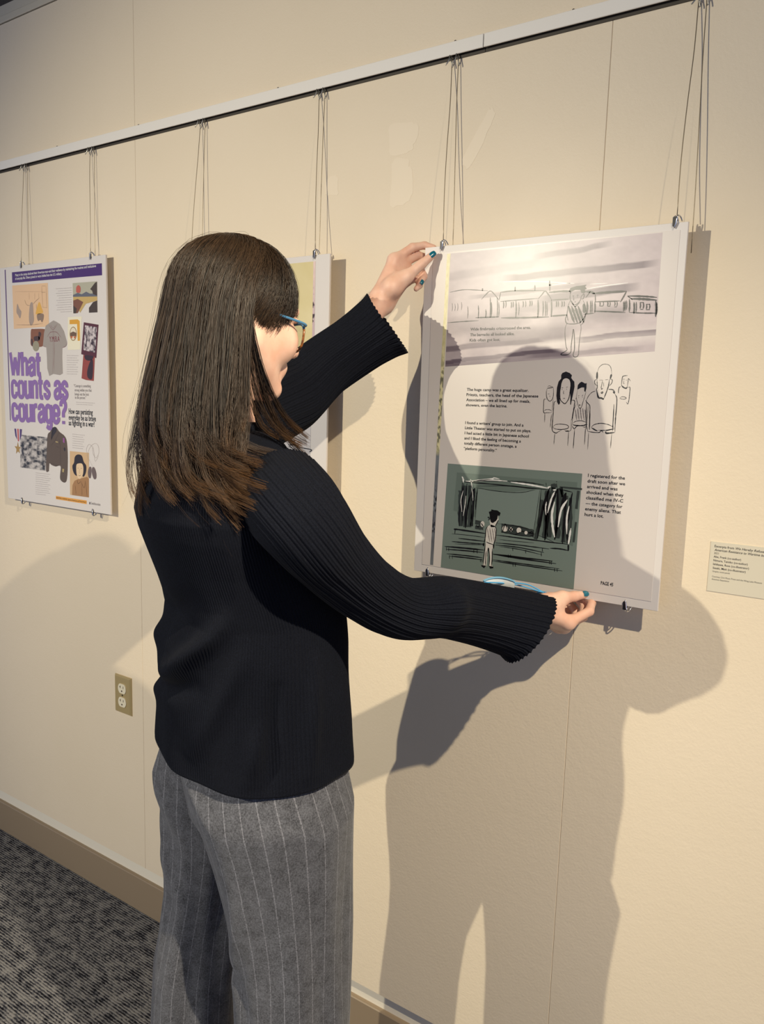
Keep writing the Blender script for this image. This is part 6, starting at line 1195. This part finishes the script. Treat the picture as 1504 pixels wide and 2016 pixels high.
for s in (-1, 1):
    ts = np.linspace(math.radians(25), math.radians(155), 22)
    MB().tube([rim_pt(s, t) for t in ts], .0019, 8).build('brow_rim', 'frame_blue', gls, True)
    ts = np.linspace(math.radians(155), math.radians(385), 34)
    MB().tube([rim_pt(s, t) for t in ts], .0017, 8).build('rim', 'frame_tortoise', gls, True)
    ring = [rim_pt(s, t, .95) for t in np.linspace(0, 2*math.pi, 33)[:-1]]
    mesh('lens', ring+[p+F_HEAD*.0012 for p in ring], [tuple(range(32)), tuple(range(63, 31, -1))]+[(i, 32+i, 32+(i+1) % 32, (i+1) % 32) for i in range(32)], 'lens_glass', gls)
    tp_ = [HW(s*.0570, .0872, GZ+.0155), HW(s*.0630, .0845, GZ+.0165), HW(s*.0675, .070, GZ+.0170), HW(s*.0685, .036, GZ+.0175), HW(s*.0690, -.005, GZ+.018), HW(s*.0690, -.025, GZ-.010)]
    MB().tube(smooth_path(tp_, 26), .0019, 8).build('temple_arm', 'frame_blue', gls, True)
MB().tube(smooth_path([HW(-.0105, .0925, GZ+.006), HW(0, .0955, GZ+.010), HW(.0105, .0925, GZ+.006)], 10), .0018, 8).build('bridge', 'frame_tortoise', gls, True)
# ------------------------------------------------------------------ face mask looped on the wrist
material('mask_blue', srgb(120, 176, 208), .7); material('mask_white', srgb(226, 230, 232), .8); material('elastic_blue', srgb(70, 160, 214), .5)
MC = np.array([-0.553, -0.1979, 1.1726]); MR = np.array([.80, .60, 0]); MR /= np.linalg.norm(MR); MF = np.array([-.60, .80, 0]); MZ = np.array([0, 0, 1.])
fm = empty('face_mask', tuple(MC-MZ*.05)); tag(fm, 'pale blue pleated face mask hanging from the lower wrist by its ear loops', 'mask')
def mask_sheet(off, k):
    rows = []
    for j in range(15):
        v = j/14*2-1
        for i in range(17):
            u = i/16*2-1
            bulge = .016*(1-u*u)*(1-.35*v*v)+.0018*math.cos(v*11)
            rows.append(MC+MR*(u*.026*k)+MZ*(-v*.046*k+.004*(1-u*u))+MF*(bulge+off))
    return rows, [(j*17+i, j*17+i+1, (j+1)*17+i+1, (j+1)*17+i) for j in range(14) for i in range(16)]
v_, f_ = mask_sheet(0, 1); mesh('inner_layer', v_, f_, 'mask_white', fm, True)
v_, f_ = mask_sheet(.0016, 1.03); mesh('outer_layer', v_, f_, 'mask_blue', fm, True)
edge = [MC+MR*(u*.0262)+MZ*(.046+.004*(1-u*u))+MF*(.016*(1-u*u)*.65-.0012) for u in np.linspace(-1, 1, 20)]
MB().tube(edge, .0013, 6).build('top_binding', 'mask_blue', fm, True)
WR = np.array(HAND_RIGHT['wrist']); EL = np.array(SLEEVE_RIGHT[6][0])
HX = (np.mean([HAND_RIGHT['index'][0], HAND_RIGHT['pinky'][0]], 0)-WR); HX /= np.linalg.norm(HX)
UPW = np.array([0, 0, 1.])-HX*HX[2]; UPW /= np.linalg.norm(UPW); SDW = np.cross(HX, UPW)
for sft, tilt, rr in ((.010, .25, .0300), (.001, .05, .0315)):
    pts = []
    for t_ in np.linspace(0, 2*math.pi, 41):
        c_, s_ = math.cos(t_), math.sin(t_)
        pts.append(WR+HX*(sft+tilt*.03*c_)+UPW*(c_*rr*1.08)+SDW*(s_*rr*.86))
    MB().tube(pts, .0013, 6, cap=False).build('ear_loop', 'elastic_blue', fm, True)
for u in (-1, 1):
    a_ = MC+MR*(u*.025)+MZ*.044; b_ = WR+HX*(.006 if u > 0 else .0)+UPW*.0325
    MB().tube(smooth_path([a_, (a_+b_)/2+MZ*.004+MF*.006, b_], 14), .0012, 6).build('ear_loop', 'elastic_blue', fm, True)
material('dark_metal', srgb(40, 36, 34), .3, .8)
a_, b_ = np.array(HAND_RIGHT['middle'][0]), np.array(HAND_RIGHT['middle'][1]); ax = (b_-a_)/np.linalg.norm(b_-a_); c0 = a_+(b_-a_)*.45
u_ = np.cross(ax, [0, 0, 1.]); u_ /= np.linalg.norm(u_); w_ = np.cross(ax, u_)
fr_ = MB().tube([c0+(u_*math.cos(t_)+w_*math.sin(t_))*.0094 for t_ in np.linspace(0, 2*math.pi, 33)], .0010, 6, cap=False).build('finger_ring', 'dark_metal', None, True)
tag(fr_, 'thin dark metal ring on a finger of the lower hand', 'ring')
